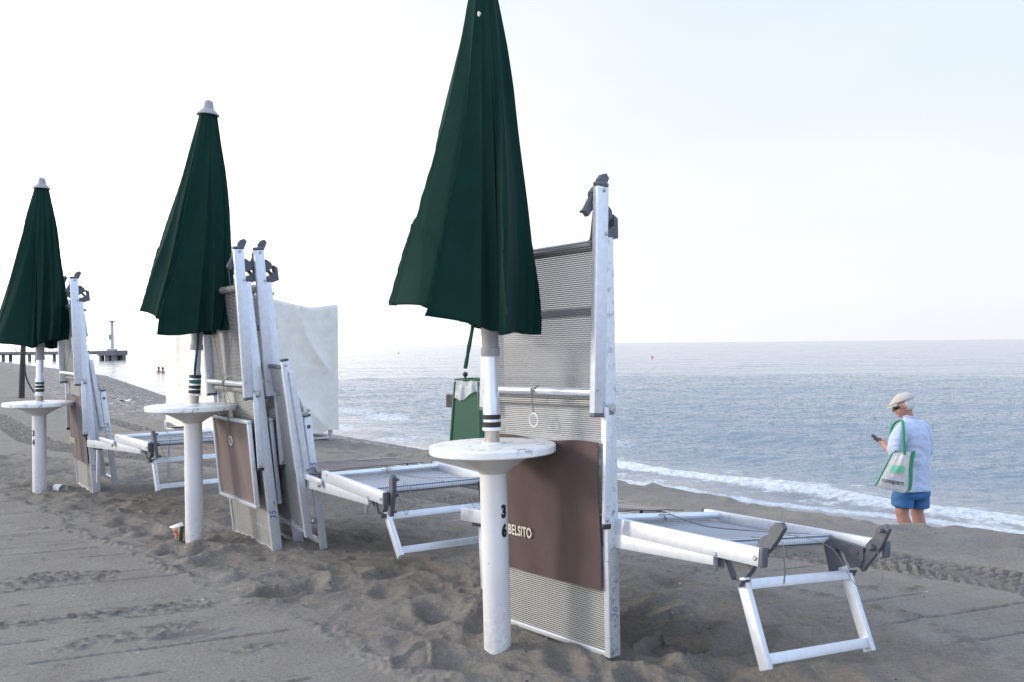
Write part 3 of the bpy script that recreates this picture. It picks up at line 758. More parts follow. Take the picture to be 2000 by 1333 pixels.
gl_cords = {
    'flat': [[(HW - .05, 1.86, .10), (HW - .08, 1.90, -.02), (HW - .13, 1.86, -.10), (HW - .17, 1.82, .03), (HW - .2, 1.66, .03)],
             [(-HW + .06, 1.86, -.02), (-HW + .10, 1.9, -.12), (-HW + .2, 1.86, -.13), (-HW + .27, 1.80, .0), (-HW + .36, 1.64, .035), (0, 1.30, .028), (0.02, 1.10, .06)],
             [(0, 1.06, .06), (.02, 1.12, .055), (-.05, 1.25, .02), (-.15, 1.45, .018), (-.26, 1.6, .022)]],
    'stand': [[(HW - .05, 1.74, .05), (HW - .11, 1.55, .035), (HW - .2, 1.30, .035), (.02, 1.08, .06)], [(-HW + .1, 1.6, .03), (-.1, 1.3, .05), (.0, 1.07, .066), (.08, .9, .05)]]}
GS = 'sun loungers folded and stood on end beside the parasols'
GF = 'sun loungers set out flat behind the parasols'
lev_s = {1: (1.845, -.008, -.62 + 0), -1: (1.845, -.008, -.62)}
S36 = pose([[.6358, -.0061, -.7718], [-.7717, .0154, -.6358], [.0158, .9999, .0050]], (.1382, 3.7982, .006))
A35 = pose([[.5889, -.0895, -.8032], [-.8082, -.0651, -.5853], [.0001, .9939, -.1107]], (-1.6957, 5.8006, -.012))
B35 = pose([[.5901, -.0884, -.8025], [-.8068, -.1021, -.5820], [-.0305, .9908, -.1316]], (-1.5955, 5.9413, .005))
S34 = pose([[.5857, -.0609, -.8082], [-.8105, -.0494, -.5837], [-.0044, .9969, -.0783]], (-3.8229, 7.9928, -.010))
F36 = pose([[-.8135, .5797, .0457], [-.5733, -.8127, .1042], [.0975, .0586, .9935]], (.0335, 4.6972, .3969))
F35 = pose([[-.8563, .5161, -.0215], [-.5165, -.8555, .0370], [.0007, .0428, .9991]], (-1.2924, 6.2175, .4193))
F34 = pose([[-.7948, .6059, -.0339], [-.6068, -.7935, .0455], [.0007, .0567, .9984]], (-3.3674, 7.9141, .4625))
make_lounger(S36, 'largest upright lounger, dark brown panel lettered BELSITO, behind the nearest table post', GS, 'solo', ring=(.05, 1), dirty=True, ink=('36', .05, .17, 'inkgrey'))
make_lounger(A35, 'upright folded lounger showing a faded brown panel in a white frame, beside the middle table', GS, 'stand', canopy='framed', ring=(.30, 1), ink=('35', .06, .22, 'ink'))
make_lounger(B35, 'second upright lounger of the middle stack, just left of the folded low chair', GS, 'none', canopy='framed', ink=('35', .04, .24, 'inkgrey'))
make_lounger(S34, 'small far upright folded lounger beside the leftmost table, its brown panel hanging low', GS, 'stand', dirty=False, ring=None, ink=('34', .06, .22, 'inkgrey'))
make_lounger(F36, 'nearest flat sun lounger, right of the lettered brown panel, levers sticking up', GF, 'flat', legs=((1.835, -.385),), farleg=(.14, -.38), ring=(-.10, 1), lev={1: (1.855, .030, .85), -1: (1.835, -.005, 1.0)})
make_lounger(F35, 'flat sun lounger between the middle stack and the nearest table post', GF, 'flat', legs=((1.895, -.300),), farleg=(-.03, -.36), ring=(-.10, 1), lev={1: (1.875, .005, 1.35), -1: (1.84, -.005, 1.0)})
make_lounger(F34, 'flat sun lounger on the left, crossing behind the middle table post', GF, 'flat', legs=((1.815, -.325),), farleg=(.06, -.37), lev={1: (1.875, .005, 2.0), -1: (1.84, -.005, 1.0)})

# folded chairs behind the stacks
def make_chair(mtx, label, inktxt, inkmat):
    t = thing('folded_chair', mtx, label, 'beach chair', 'folded low chairs behind the upright loungers')
    h = .31
    for sx in (1, -1):
        r2 = part('back_leg', t, ('c2', sx), M['alu'], lambda b: b.bar((sx * (h - .013), 0, -.025), (sx * (h - .013), .83, -.022), .026, .046, bev=.005))
        part('leg_cap', r2, ('c2c', sx), M['plastic'], lambda b: [b.bar((sx * (h - .013), .83, -.022), (sx * (h - .013), .845, -.022), .028, .048, bev=.007), disc(b, (sx * h, .77, -.022), (sx, 0, 0), .012, .008)])
        r1 = part('side_rail', t, ('c1', sx), M['alu'], lambda b: b.bar((sx * (h - .018), .10, .060), (sx * (h - .018), 1.185, .072), .028, .046, bev=.005))
        part('rail_cap', r1, ('c1c', sx), M['plastic'], lambda b: b.bar((sx * (h - .018), 1.185, .072), (sx * (h - .018), 1.20, .072), .030, .048, bev=.007))
        ar = part('arm_rest', t, ('c3', sx), M['alu'], lambda b: b.bar((sx * (h + .010), .49, .026), (sx * (h + .010), 1.12, .046), .022, .034, bev=.006, seg=3))
        part('arm_bolt', ar, ('c3b', sx), M['bolt'], lambda b: [disc(b, (sx * (h + .021), .52, .027), (sx, 0, 0), .013, .008), disc(b, (sx * (h - .004), 1.16, .072), (sx, 0, 0), .008, .006), disc(b, (sx * (h - .004), .19, .02), (sx, 0, 0), .018, .018)])
        part('catch', t, ('c4', sx), M['bolt'], lambda b: [b.bar((sx * (h + .006), .845, .0), (sx * (h + .006), .96, .022), .010, .016, bev=.003), disc(b, (sx * (h + .011), .855, -.002), (sx, 0, 0), .016, .014), disc(b, (sx * (h + .005), .87, -.03), (sx, 0, 0), .010, .01)])
    part('seat_mesh', t, ('c5',), M['meshdark'], lambda b: b.grid(lambda u, v: (-(h - .034) + 2 * (h - .034) * u, .18 + .96 * v, .088 - .012 * math.sin(u * PI) * math.sin(v * PI)), 10, 20))
    part('top_bar', t, ('c6',), M['plastic'], lambda b: b.tube([(-h + .03, 1.15, .086), (h - .03, 1.15, .086)], .013, 12))
    part('ground_bar', t, ('c7',), M['alu'], lambda b: b.bar((-h + .03, .045, -.02), (h - .03, .045, -.02), .030, .022, (0, 1, 0), .004))
    part('ground_bar', t, ('c8',), M['alu'], lambda b: b.bar((-h + .03, .13, .060), (h - .03, .13, .060), .024, .022, (0, 1, 0), .004))
    part('handwriting', t, ('c9', inktxt), M[inkmat], lambda b: text_bm(b, inktxt, .050, lambda a, c: (h + .0012, .50 + a, -.024 + c), .0006, 1, 0, .3))
    return t
C35 = pose([[.5865, -.0903, -.8049], [-.8093, -.1040, -.5781], [-.0315, .9905, -.1341]], (-1.367, 5.7497, .005))
C34 = pose([[.5877, -.0904, -.8040], [-.8091, -.0626, -.5844], [.0025, .9939, -.1100]], (-3.7172, 8.1551, .04))
make_chair(C35, 'folded low chair marked 1-35 leaning at the back of the middle stack', '1-35', 'ink')
make_chair(C34, 'folded low chair marked 1-34 leaning behind the far left upright lounger', '1-34', 'inkgrey')

# ---------------------------------------------------------------- tables and parasols
POST_R = .056
def make_table(x, y, ztop, rad, label, digits, face_ang, zdig, key, tilt=0):
    t = thing('beach_table', Matrix.Translation((x, y, 0)) @ Matrix.Rotation(tilt, 4, 'Y'), label, 'table', 'round parasol tables on white posts')
    ps = part('post', t, ('post', key), M['post'], lambda b: b.lathe([(POST_R, -.25), (POST_R, 0.2), (POST_R, ztop - .10), (POST_R, ztop - .02)], 40))
    part('funnel', t, ('fun', key), M['funnel'], lambda b: b.lathe([(.0575, ztop - .118), (.062, ztop - .112), (.085, ztop - .096), (rad * .50, ztop - .064), (rad * .74, ztop - .036), (rad * .8, ztop - .031), (rad * .8, ztop - .02), (.03, ztop - .02)], 56))
    part('tabletop', t, ('top', key), M['tabletop'], lambda b: b.lathe([(.03, ztop - .018), (rad * .92, ztop - .0182), (rad * .92, ztop - .034), (rad - .004, ztop - .034), (rad, ztop - .030), (rad, ztop - .008), (rad - .004, ztop - .002), (rad - .012, ztop), (.03, ztop + .002)], 72))
    def num(b):
        for i, ch in enumerate(digits):
            zz = zdig - i * .078
            text_bm(b, ch, .064, lambda a, c, zz=zz: ((POST_R + .0016) * math.sin(face_ang + a * .8 / POST_R), -(POST_R + .0016) * math.cos(face_ang + a * .8 / POST_R), zz + c * 1.05), .0042, 1, 2)
            # the stencil's bridges stay unpainted
    n = part('number_marking', ps, ('num', key), M['stencil'], num)
    return t
def make_umbrella(x, y, zc0, ztop, apex, rl, rr, zl, zr, seed, label, key, bands, fold, tie=None, notch=True):
    """zc0: bottom of the canopy, ztop: its top; rl/rr reach of the cloth left/right; apex: lean of the top"""
    t = thing('beach_umbrella', (x, y, 0), label, 'parasol', 'closed green parasols in a row')
    ztab = bands[0]
    k = (ztop - ztab)
    ax = lambda z: Vector((apex[0] * (z - ztab) / k, apex[1] * (z - ztab) / k, z))
    part('lower_pole', t, ('lp', key), M['steel'], lambda b: b.tube([ax(ztab - .01), ax(ztab + .058)], .030, 24))
    part('base_collar', t, ('bc', key), M['tabletop'], lambda b: [b.tube([ax(ztab - .001), ax(ztab + .008), ax(ztab + .010)], [.046, .044, .03], 28), b.tube([ax(ztab + .056), ax(ztab + .062), ax(ztab + .068), ax(ztab + .07)], [.036, .040, .040, .036], 28)])
    part('sleeve', t, ('sl', key), M['tubealu'], lambda b: b.tube([ax(ztab + .068), ax(ztab + .19), ax(ztab + .215), ax(zc0 - .02), ax(zc0 + .1)], [.0365, .0355, .030, .0285, .028], 28))
    for i, (z0, z1, mk) in enumerate(bands[1:]):
        part('tape_band', t, ('tb', key, i), M[mk], lambda b, z0=z0, z1=z1: b.tube([ax(z0), ax(z1)], .0376, 28))
    part('runner', t, ('rn', key), M['collar'], lambda b: b.tube([ax(zc0 - .095), ax(zc0 - .09), ax(zc0 - .06), ax(zc0 - .058), ax(zc0 - .01), ax(zc0 - .005), ax(zc0 + .06)], [.036, .039, .039, .0345, .0345, .037, .036], 28))
    rnd = random.Random(seed); edges = []
    for i in range(fold[0] + 1):
        edges.append((2 * PI * (i + rnd.uniform(-.26, .26)) / (fold[0] + 1), rnd.uniform(-.35, .35), rnd.uniform(.038, .092), rnd.uniform(.16, .34), rnd.choice([-.6, -.3, .0, .22])))
    def canopy(b):
        def g(u, v):
            th = 2 * PI * u
            # direction th: 0 = right (+x), pi = left
            cl_ = .5 - .5 * math.cos(th)                     # 0 right .. 1 left
            fb = math.sin(th)
            wl = max(0, -math.cos(th)) ** 1.6
            wr = max(0, math.cos(th)) ** 1.2
            rb = .165 + (rl - .165) * wl + (rr - .165) * wr
            zb = zc0 + (zl - zc0) * wl + (zr - zc0) * wr
            s = v
            gl = s ** 1.12; gr = 1 - (1 - s) ** 1.55
            gr *= 1 - .16 * max(0, (s - .82) / .18) ** 2
            gg = gl * cl_ + gr * (1 - cl_)
            r = .048 + (rb - .048) * gg
            r2 = r; amp = min(1, r / .10)
            for (t0, drift, aa, wid, s0) in edges:
                d_ = (th + drift * s - t0 + PI) % (2 * PI) - PI
                e_ = math.exp(-d_ / wid) if d_ > 0 else math.exp(d_ / .055)
                k_ = .22 + .78 * max(0, min(1, (s - s0) / .45)) * s
                r2 += amp * aa * k_ * e_ * (1.25 if r > .25 else 1.0)
            r2 -= .024 * s * amp
            r2 += .010 * amp * s * math.cos(3 * th + seed + 2 * s)
            r2 += amp * .034 * s ** .8 * ((1 - abs(math.sin(5.5 * th + 1.5 * s + seed + 1.2 * math.sin(2 * th + seed)))) ** 1.4 - .3)
            th2 = th + .10 * s
            for (t0, drift, aa, wid, s0) in edges:
                d_ = (th + drift * s - t0 + PI) % (2 * PI) - PI
                if -.30 < d_ < .45: th2 -= (.16 * s * (1 - abs(d_ - .04) / .41 if d_ > .04 else 1 - abs(d_ - .04) / .34)) * (aa / .04)
            hem = 0
            for (t0, drift, aa, wid, s0) in edges:
                d_ = (th + drift * s - t0 + PI) % (2 * PI) - PI
                hem += .45 * aa * math.exp(-(d_ / .22) ** 2)
            z = ztop + (zb - ztop) * s - .30 * hem * s ** 8 + .006 * s ** 6
            # the cloth sags in long soft buckles
            r2 += .008 * math.sin(9 * s + 2.3 * math.sin(th * 3 + seed)) * s * (1 - s) * 3
            r2 = max(r2, .034); c = ax(z); return (c.x + r2 * math.cos(th2), c.y + r2 * math.sin(th2), z)
        b.grid(g, 420, 90, True)
    c = part('canopy', t, ('can', key), M['green'], canopy, 2.5)
    so = c.modifiers.new('thickness', 'SOLIDIFY'); so.thickness = .0022; so.offset = -1
    def fin(b):
        z0 = ztop - .014
        prof = [(.072, z0), (.070, z0 + .006), (.050, z0 + .026), (.034, z0 + .042), (.031, z0 + .070), (.026, z0 + .088), (.012, z0 + .096), (.002, z0 + .098)]
        pts = [ax(z) for r, z in prof]; b.tube(pts, [r for r, z in prof], 28)
    part('finial', t, ('fin', key), M['collar'], fin)
    if tie:
        def tf(b):
            pts = bez([Vector(p) for p in tie], 8); n_ = len(pts)
            b.tube(pts, [.0075 + .0008 * math.sin(i * .5) for i in range(n_)], 8)
        part('tie_strap', t, ('tie', key), M['greenstrap'], tf)
    return t
P36 = (-.071, 3.676); P35 = (-2.053, 5.764); P34 = (-4.150, 7.851)
T36 = .840
make_table(*P36, T36, .260, 'nearest round white table, scuffed rim, its post stencilled 36', '36', R(45), .568, '36', R(-.9))
make_table(*P35, .880, .290, 'round white table on the middle post, with faint marks at the left of the post', '35', R(-76), .615, '35', R(-.3))
make_table(*P34, .782, .290, 'farthest round white table at the left, its post stencilled 34', '34', R(-26), .510, '34', R(.2))
u36 = make_umbrella(-.085, 3.676, 1.295, 2.715, (-.022, 0), .340, .172, 1.425, 1.29, 3, 'biggest closed green parasol, nearest, its top cut by the picture edge', '36',
    [T36, (.911, .932, 'black'), (.943, .962, 'black')], (8,), tie=[(-.062, -.10, 1.40), (-.072, -.125, 1.31), (-.085, -.14, 1.24), (-.092, -.14, 1.20), (-.10, -.15, 1.155)])
u35 = make_umbrella(-2.05, 5.764, 1.325, 2.755, (.108, 0), .360, .195, 1.49, 1.36, 5, 'middle closed green parasol with a grey cap, over the stack marked 35', '35',
    [.880, (.952, .975, 'black'), (.983, 1.004, 'black'), (1.015, 1.040, 'teal'), (1.050, 1.072, 'black')], (8,), tie=[(.05, -.05, 1.36), (.042, -.045, 1.25), (.028, -.05, 1.12), (.026, -.05, 1.05)])
u34 = make_umbrella(-4.145, 7.851, 1.245, 2.665, (.036, 0), .375, .20, 1.385, 1.34, 8, 'closed green parasol farthest to the left, above the table marked 34', '34',
    [.782, (.872, .898, 'black'), (.906, .928, 'black'), (.936, .958, 'teal')], (8,))
# a second small tear in the cloth of the nearest parasol shows white
part('repair_patch', u36, ('patch',), M['print'], lambda b: b.tube([(-.035, -.112, 2.572), (-.032, -.116, 2.565), (-.034, -.118, 2.553)], [.004, .008, .003], 8))

# ---------------------------------------------------------------- canvas-covered stack
def tarp_mesh(b):
    cs = [Vector((-2.28, 11.73)), Vector((-3.34, 10.92)), Vector((-5.13, 13.30)), Vector((-4.20, 14.12))]
    tops = [1.79, 1.93, 1.64, 1.60]
    lens = [(cs[(i + 1) % 4] - cs[i]).length for i in range(4)]; tot = sum(lens)
    cx = sum((c for c in cs), Vector((0, 0))) / 4
    def edge(u):
        a = (u % 1.0) * tot
        for i in range(4):
            if a <= lens[i] + 1e-9:
                f = a / lens[i]; p_ = cs[i].lerp(cs[(i + 1) % 4], f); n = (cs[(i + 1) % 4] - cs[i]).normalized(); n = Vector((-n.y, n.x))
                if n.dot(p_ - cx) < 0: n = -n
                sag = -.075 * math.sin(f * PI) * (1 + .4 * math.sin(f * 7)); return p_, n, tops[i] * (1 - f) + tops[(i + 1) % 4] * f + sag, i, f
            a -= lens[i]
        return cs[0], Vector((1, 0)), tops[0], 0, 0
    def g(u, v):
        p_, n, zt, i, f = edge(u)
        zb = .14 if i in (0, 1) else .16
        z = zb + (zt - zb) * v
        q = np.array([p_.x * 3.1 + p_.y * 1.3]); zz = np.array([z])
        # folds hang from the upper corner in curved diagonals
        rr_ = math.hypot((f - .0) * lens[i] * 1.15, (zt + .15 - z) * .9)
        w = .085 * ((1 - abs(math.sin(rr_ * 5.5 + 1.3 * math.sin(f * 4) + .8 * z))) ** 2.0) * (.35 + .8 * v) * math.sin(min(1, f * 3) * PI / 2) + .012 * math.sin(z * 13 + f * 5) * f ** 4
        w += .045 * float(fbm(q * .6, zz * 1.1, 201 + i, 2)[0]) + .005 * float(fbm(q * 3, zz * 6, 205, 2)[0])
        w += .05 * math.sin((1 - v) * PI * .6) * (i == 1) + .02 * (1 - v)
        cr = min(f, 1 - f); w *= min(1, .35 + cr * 4)
        rd = .015 * max(0, 1 - (1 - v) / .02) if v > .98 else 0
        return (p_.x + n.x * (w - rd), p_.y + n.y * (w - rd), z + .015 * math.sin(f * 21 + i) * (v < .02))
    rows = b.grid(g, 340, 110, True)
    top = rows[-1]; c = b.bm.verts.new((cx.x, cx.y, 1.60))
    for i in range(len(top)): b.bm.faces.new((top[i], top[(i + 1) % len(top)], c))
M['tarp'] = simple('cream_canvas_cover', (.78, .75, .68), .85, 0, (.66, .61, .52), 5, .1, sheen=.1, bmp=(40, .12, .004))
t = thing('covered_stack', (-3.3, 11.9, 0), 'tall cream canvas cover draped over a boxy stack, standing behind the middle loungers', 'covered stack')
def rel(fn, org):
    def f(b): fn(b); bmesh.ops.translate(b.bm, verts=b.bm.verts, vec=-Vector(org))
    return f
part('canvas_cover', t, ('tarp',), M['tarp'], rel(tarp_mesh, (-3.3, 11.9, 0)), 1.2)
def frame_bars(b):
    c = [Vector((-2.39, 11.74, .05)), Vector((-3.34, 10.97, .05)), Vector((-5.14, 13.30, .05)), Vector((-4.21, 14.06, .05))]
    for i in range(4):
        b.bar(c[i], c[(i + 1) % 4], .03, .03, (0, 0, 1)); b.bar(c[i] - Vector((0, 0, .05)), c[i] + Vector((0, 0, .12)), .05, .05)
part('base_frame', t, ('tframe',), M['alu'], rel(frame_bars, (-3.3, 11.9, 0)))

# ---------------------------------------------------------------- green litter bin on the berm
bx, by = -.425, 10.15
bz = gz(bx, by)
M['film'], nt, p, o = new_mat('thin_plastic_film')
p.inputs['Base Color'].default_value = (.82, .85, .85, 1); p.inputs['Roughness'].default_value = .25; p.inputs['Alpha'].default_value = .55
bump(nt, p, noise(nt, objco(nt), 14, 5), .8, .02)
t = thing('litter_bin', Matrix.Translation((bx, by, bz - .06)) @ Matrix.Rotation(R(-33), 4, 'Z'), 'tapered dark green bin lined with a clear plastic bag, standing at the water edge', 'bin')
def bin_body(b):
    lo, hi, h = .225, .160, 1.10
    for k, (a0, a1) in enumerate(((0, 0),)):
        v = []
        for z, s in ((0, lo), (h, hi)):
            v.append([b.bm.verts.new((sx * s, sy * s, z)) for sx, sy in ((-1, -1), (1, -1), (1, 1), (-1, 1))])
        for i in range(4): b.bm.faces.new((v[0][i], v[0][(i + 1) % 4], v[1][(i + 1) % 4], v[1][i]))
        w = [b.bm.verts.new((q.co.x * .9, q.co.y * .9, h)) for q in v[1]]; w2 = [b.bm.verts.new((q.co.x * .9, q.co.y * .9, h - .4)) for q in v[1]]
        for i in range(4): b.bm.faces.new((v[1][i], v[1][(i + 1) % 4], w[(i + 1) % 4], w[i])); b.bm.faces.new((w[i], w[(i + 1) % 4], w2[(i + 1) % 4], w2[i]))
        b.bm.faces.new(w2); b.bm.faces.new(v[0][::-1])
part('body', t, ('bin',), M['bin'], bin_body)
part('corner_strip', t, ('bin2',), M['bin'], lambda b: [b.bar((sx * .223, -.223, .02), (sx * .161, -.161, 1.095), .022, .022, bev=.003) for sx in (-1, 1)])
def bag(b):
    def g(u, v):
        th = 2 * PI * u; c, s = math.cos(th), math.sin(th); q = 1 / max(abs(c), abs(s)); q = 1 + (q - 1) * .8
        r = (.170 + .022 * v + .012 * math.sin(th * 9) * v + .010 * math.sin(th * 17 + 2) * v) * q
        return (r * c, r * s, 1.108 - (.17 + .05 * math.sin(th * 3 + 1)) * v + .012 * math.sin(th * 5) * (1 - v))
    b.grid(g, 90, 12, True)
part('bin_liner', t, ('bin3',), M['film'], bag, 2)
part('rim', t, ('bin4',), M['bin'], lambda b: [b.bar((x0, y0, 1.118), (x1, y1, 1.118), .018, .018, (0, 0, 1)) for x0, y0, x1, y1 in ((-.165, -.165, .165, -.165), (.165, -.165, .165, .165), (.165, .165, -.165, .165), (-.165, .165, -.165, -.165))])
part('knob', t, ('bin5',), M['blackp'], lambda b: b.lathe([(.012, 1.12), (.012, 1.15), (.026, 1.16), (.030, 1.18), (.022, 1.20), (.005, 1.207)], 16, (-.02, -.155, 0)))
t = thing('wooden_post', (-.835, 10.9, gz(-.95, 10.9)), 'weathered grey timber block on a short post just left of the green bin', 'post')
zb_ = gz(-.95, 10.9)
part('block', t, ('wp',), M['wood'], lambda b: b.box((.03, -.08, .49 - zb_), (.30, .08, .645 - zb_), .008))
part('stake', t, ('wp2',), M['wood'], lambda b: b.box((.22, .08, -.3), (.30, .16, .60 - zb_), .006))

# ---------------------------------------------------------------- dark timber post with a cable, left
px_, py_ = px_ground(43, 778)
t = thing('timber_post', (px_, py_, 0), 'dark timber post with a black cable looping down, behind the leftmost table', 'post')
part('shaft', t, ('tp',), M['darkwood'], lambda b: b.tube([(-.03, 0, -.2), (0, 0, .7), (.04, 0, 1.45)], [.075, .065, .06], 12))
part('cable', t, ('tp2',), M['blackp'], lambda b: b.tube(bez([(.13, -.1, 1.42), (.12, -.1, .9), (.14, -.1, .60), (.22, -.1, .36), (.38, -.1, .12), (.60, -.1, -.02)]), .020, 8))
part('wire_coil', t, ('tp3',), M['cord'], lambda b: b.tube([(.12 * math.cos(a), -.09, 1.27 + .14 * math.sin(a)) for a in [2 * PI * k / 24 for k in range(25)]], .008, 6))

# ---------------------------------------------------------------- pier with lamp mast, far left
D = 158.0
def pw(px, py, d=D):     # a far point on the plane y = d, used as a measured position of the pier
    return ((px - 1000) / FPX * d, (682 - .01 * px - py) / FPX * d + CAM_H)
t = thing('pier', (pw(221, 690)[0], D, SEA_Z), 'long dark concrete pier with railings and a block-shaped head, far left', 'pier')
ox = pw(221, 690)[0]; X = lambda px: pw(px, 690)[0] - ox; Z = lambda px, py: pw(px, py)[1] - SEA_Z
zt, zb = Z(150, 686.5), Z(150, 691.5)
def deck(b):
    b.box((X(-330), -2.0, zb), (X(231), 2.0, zt), .03); b.box((X(204), -2.8, zb - .35), (X(236), 2.8, zt + .05), .03)
    for px in range(-320, 205, 17): b.box((X(px), -1.9, zb - .12), (X(px) + .5, 1.9, zb), .02)
part('deck', t, ('deck',), M['concrete'], deck)
part('pier_head', t, ('ph',), M['concrete'], lambda b: [b.box((X(a), y0, -3), (X(c), y1, zb - .36), .03) for a, c in ((206, 210), (217, 225), (229, 234)) for y0, y1 in ((-2.5, -1.2), (1.2, 2.5))] + [b.box((X(205.5), -2.7, .9), (X(234.5), 2.7, 1.25), .03)])
for px in (-300, -250, -200, -150, -95, -40, 13, 64, 112, 160):
    part('pile', t, ('pile', px), M['concrete'], lambda b, px=px: [b.box((X(px) - .15, -1.4, -3), (X(px) + .20, -.9, zb + .01), .02), b.box((X(px) - .15, .9, -3), (X(px) + .20, 1.4, zb + .01), .02)])
def railing(b):
    for yy in (-1.95, 1.95):
        px = -320
        while px < 232:
            b.bar((X(px), yy, zt), (X(px), yy, zt + .72), .035, .035, bev=0); px += 7
        for hgt in (.36, .70): b.bar((X(-320), yy, zt + hgt), (X(231), yy, zt + hgt), .03, .03, (0, 0, 1), 0)
part('railing', t, ('rail',), M['mast'], railing)
t = thing('lamp_mast', (pw(221, 690)[0] + .0, D - .4, SEA_Z + zt), 'pale mast with a flat round top, standing on the head of the pier', 'mast')
hm = Z(221, 628) - zt
part('mast_pole', t, ('mp',), M['mast'], lambda b: b.tube([(0, 0, .05), (0, 0, hm)], [.30, .26], 14))
part('mast_foot', t, ('mpf',), M['mast'], lambda b: b.box((-.7, -.5, .05), (.7, .5, .42), .05))
part('mast_disc', t, ('mpd',), M['mast'], lambda b: b.lathe([(.3, hm - .12), (.85, hm - .02), (.88, hm + .08), (.3, hm + .14)], 24))
part('mast_box', t, ('mpb',), M['collar'], lambda b: b.box((-.38, -.5, hm * .38), (-.1, -.2, hm * .55), .03))

# ---------------------------------------------------------------- bathers, buoys, far bits
def bather(px, py, d, label, w=1.):
    x = (px - 1000) / FPX * d
    t = thing('person', (x, d, SEA_Z), label, 'person', 'bathers in the sea')
    def body(b):
        b.grid(lambda u, v: (w * (.06 + .17 * math.sin(PI * min(1, (1 - v) * .9 + .06))) * math.cos(2 * PI * u), .11 * math.sin(2 * PI * u), -.25 + .47 * v), 20, 10, True)
        prof = [(.055, .18), (.055, .25), (.085, .30), (.098, .37), (.09, .44), (.055, .485), (.01, .50)]
        b.lathe(prof, 16)
    part('body', t, ('ba', w), M['skin'], body, 2)
    part('hair', t, ('bah', w), M['blackp'], lambda b: b.lathe([(.104, .37), (.100, .43), (.065, .495), (.01, .512)], 14), 2)
bather(309.5, 727, 78, 'left one of the two bathers up to the shoulders in the sea')
bather(317.5, 727, 77, 'right one of the two bathers, close beside the left one', .85)
for px, py, lab in ((1273, 700, 'tiny orange buoy afloat right of centre, below the horizon'), (778, 691, 'tiny dark buoy afloat left of the nearest parasol')):
    d = (CAM_H - SEA_Z) * FPX / (py - (682 - .01 * px))
    t = thing('buoy', ((px - 1000) / FPX * d, d, SEA_Z), lab, 'buoy', 'buoys afloat offshore')
    part('float', t, ('bf', px), M['orange'] if px > 1000 else M['blackp'], lambda b: b.lathe([(.03, -.2), (.12, -.05), (.14, .08), (.11, .22), (.03, .3)], 16), 2)
    part('stem', t, ('bs', px), M['blackp'], lambda b: b.tube([(0, 0, .28), (0, 0, .42)], .02, 8))
# red boat bow peeping in at the left edge
d = 58.; x0 = -1003 / FPX * d
t = thing('beached_boat', (x0 - 1.9, d, gz(x0 - 1.0, d)), 'red boat on the shore, only its bow tip showing at the left edge', 'boat')
def hull(b):
    def g(u, v):
        s = 2 * u - 1; w = .55 * (1 - max(0, s) ** 2.2) * (1 - max(0, -s) ** 6); a = (v - .5) * PI
        return (2.0 * s + .25 * max(0, s) * math.cos(a) * 0, w * math.sin(a), .42 - .42 * math.cos(a) * (1 - .5 * max(0, s) ** 2) + .22 * max(0, s) ** 2)
    b.grid(g, 30, 14)
h_ = part('hull', t, ('hull',), M['red'], hull, 2)
so = h_.modifiers.new('thickness', 'SOLIDIFY'); so.thickness = .04
part('thwart', t, ('thw',), M['tote'], lambda b: b.box((-.4, -.5, .36), (-.15, .5, .40), .01))
# litter
gx, gy = px_ground(243, 784); z0_ = gz(gx, gy)
tag(link('paper_scrap', (lambda b: (b.grid(lambda u, v: ((u - .5) * .26, (v - .5) * .18, .02 + .03 * math.sin(u * 5) * math.cos(v * 4)), 8, 6), b.mesh('paper_scrap', M['cup'], 2))[1])(MB()), None, (gx, gy, z0_)), 'small crumpled white scrap lying on the shingle, far left', 'litter')
bpy.data.objects['paper_scrap'].modifiers.new('thickness', 'SOLIDIFY').thickness = .006
gx, gy = px_ground(113, 958)
t = thing('plastic_cup', Matrix.Translation((gx, gy, gz(gx, gy) + .052)) @ Matrix.Rotation(R(-28), 4, 'Z') @ Matrix.Rotation(R(97), 4, 'Y'), 'white cup lying on its side near the leftmost table post', 'cup')
part('cup_wall', t, ('cup',), M['cup'], lambda b: b.lathe([(.032, -.045), (.042, .045), (.044, .047), (.044, .052), (.040, .050), (.030, -.040), (.001, -.040)], 28, cap=False) and None or b.lathe([(.0315, -.046), (.001, -.046)], 28))
gx, gy = px_ground(349, 1054)
zz = gz(gx, gy)
t = thing('snack_carton', Matrix.Translation((gx, gy, zz - .012)) @ Matrix.Rotation(R(24), 4, 'Z') @ Matrix.Rotation(R(-9), 4, 'Y'), 'small printed red and green carton stuck in the sand against the middle post', 'carton')
m, nt, p, o = new_mat('printed_card'); v = objco(nt); sp = nt.nodes.new('ShaderNodeSeparateXYZ'); nt.links.new(v, sp.inputs[0])
n_ = mapr(nt, noise(nt, v, 60, 3), .48, .54)
cc = mixc(nt, n_, (.42, .10, .05), (.55, .42, .34))
gm = math_n(nt, 'LESS_THAN', math_n(nt, 'ABSOLUTE', math_n(nt, 'ADD', sp.outputs['X'], math_n(nt, 'MULTIPLY', sp.outputs['Z'], -.25))), .012)
cc = mixc(nt, gm, cc, (.012, .055, .030)); nt.links.new(cc, p.inputs['Base Color']); p.inputs['Roughness'].default_value = .6
M['card'] = m
def carton(b):
    v = [[b.bm.verts.new((sx * s, sy * s * .8, z)) for sx, sy in ((-1, -1), (1, -1), (1, 1), (-1, 1))] for z, s in ((0, .026), (.10, .037))]
    for i in range(4): b.bm.faces.new((v[0][i], v[0][(i + 1) % 4], v[1][(i + 1) % 4], v[1][i]))
    b.bm.faces.new(v[0][::-1])
cw = part('carton_wall', t, ('cart',), M['card'], carton); cw.modifiers.new('thickness', 'SOLIDIFY').thickness = .0015
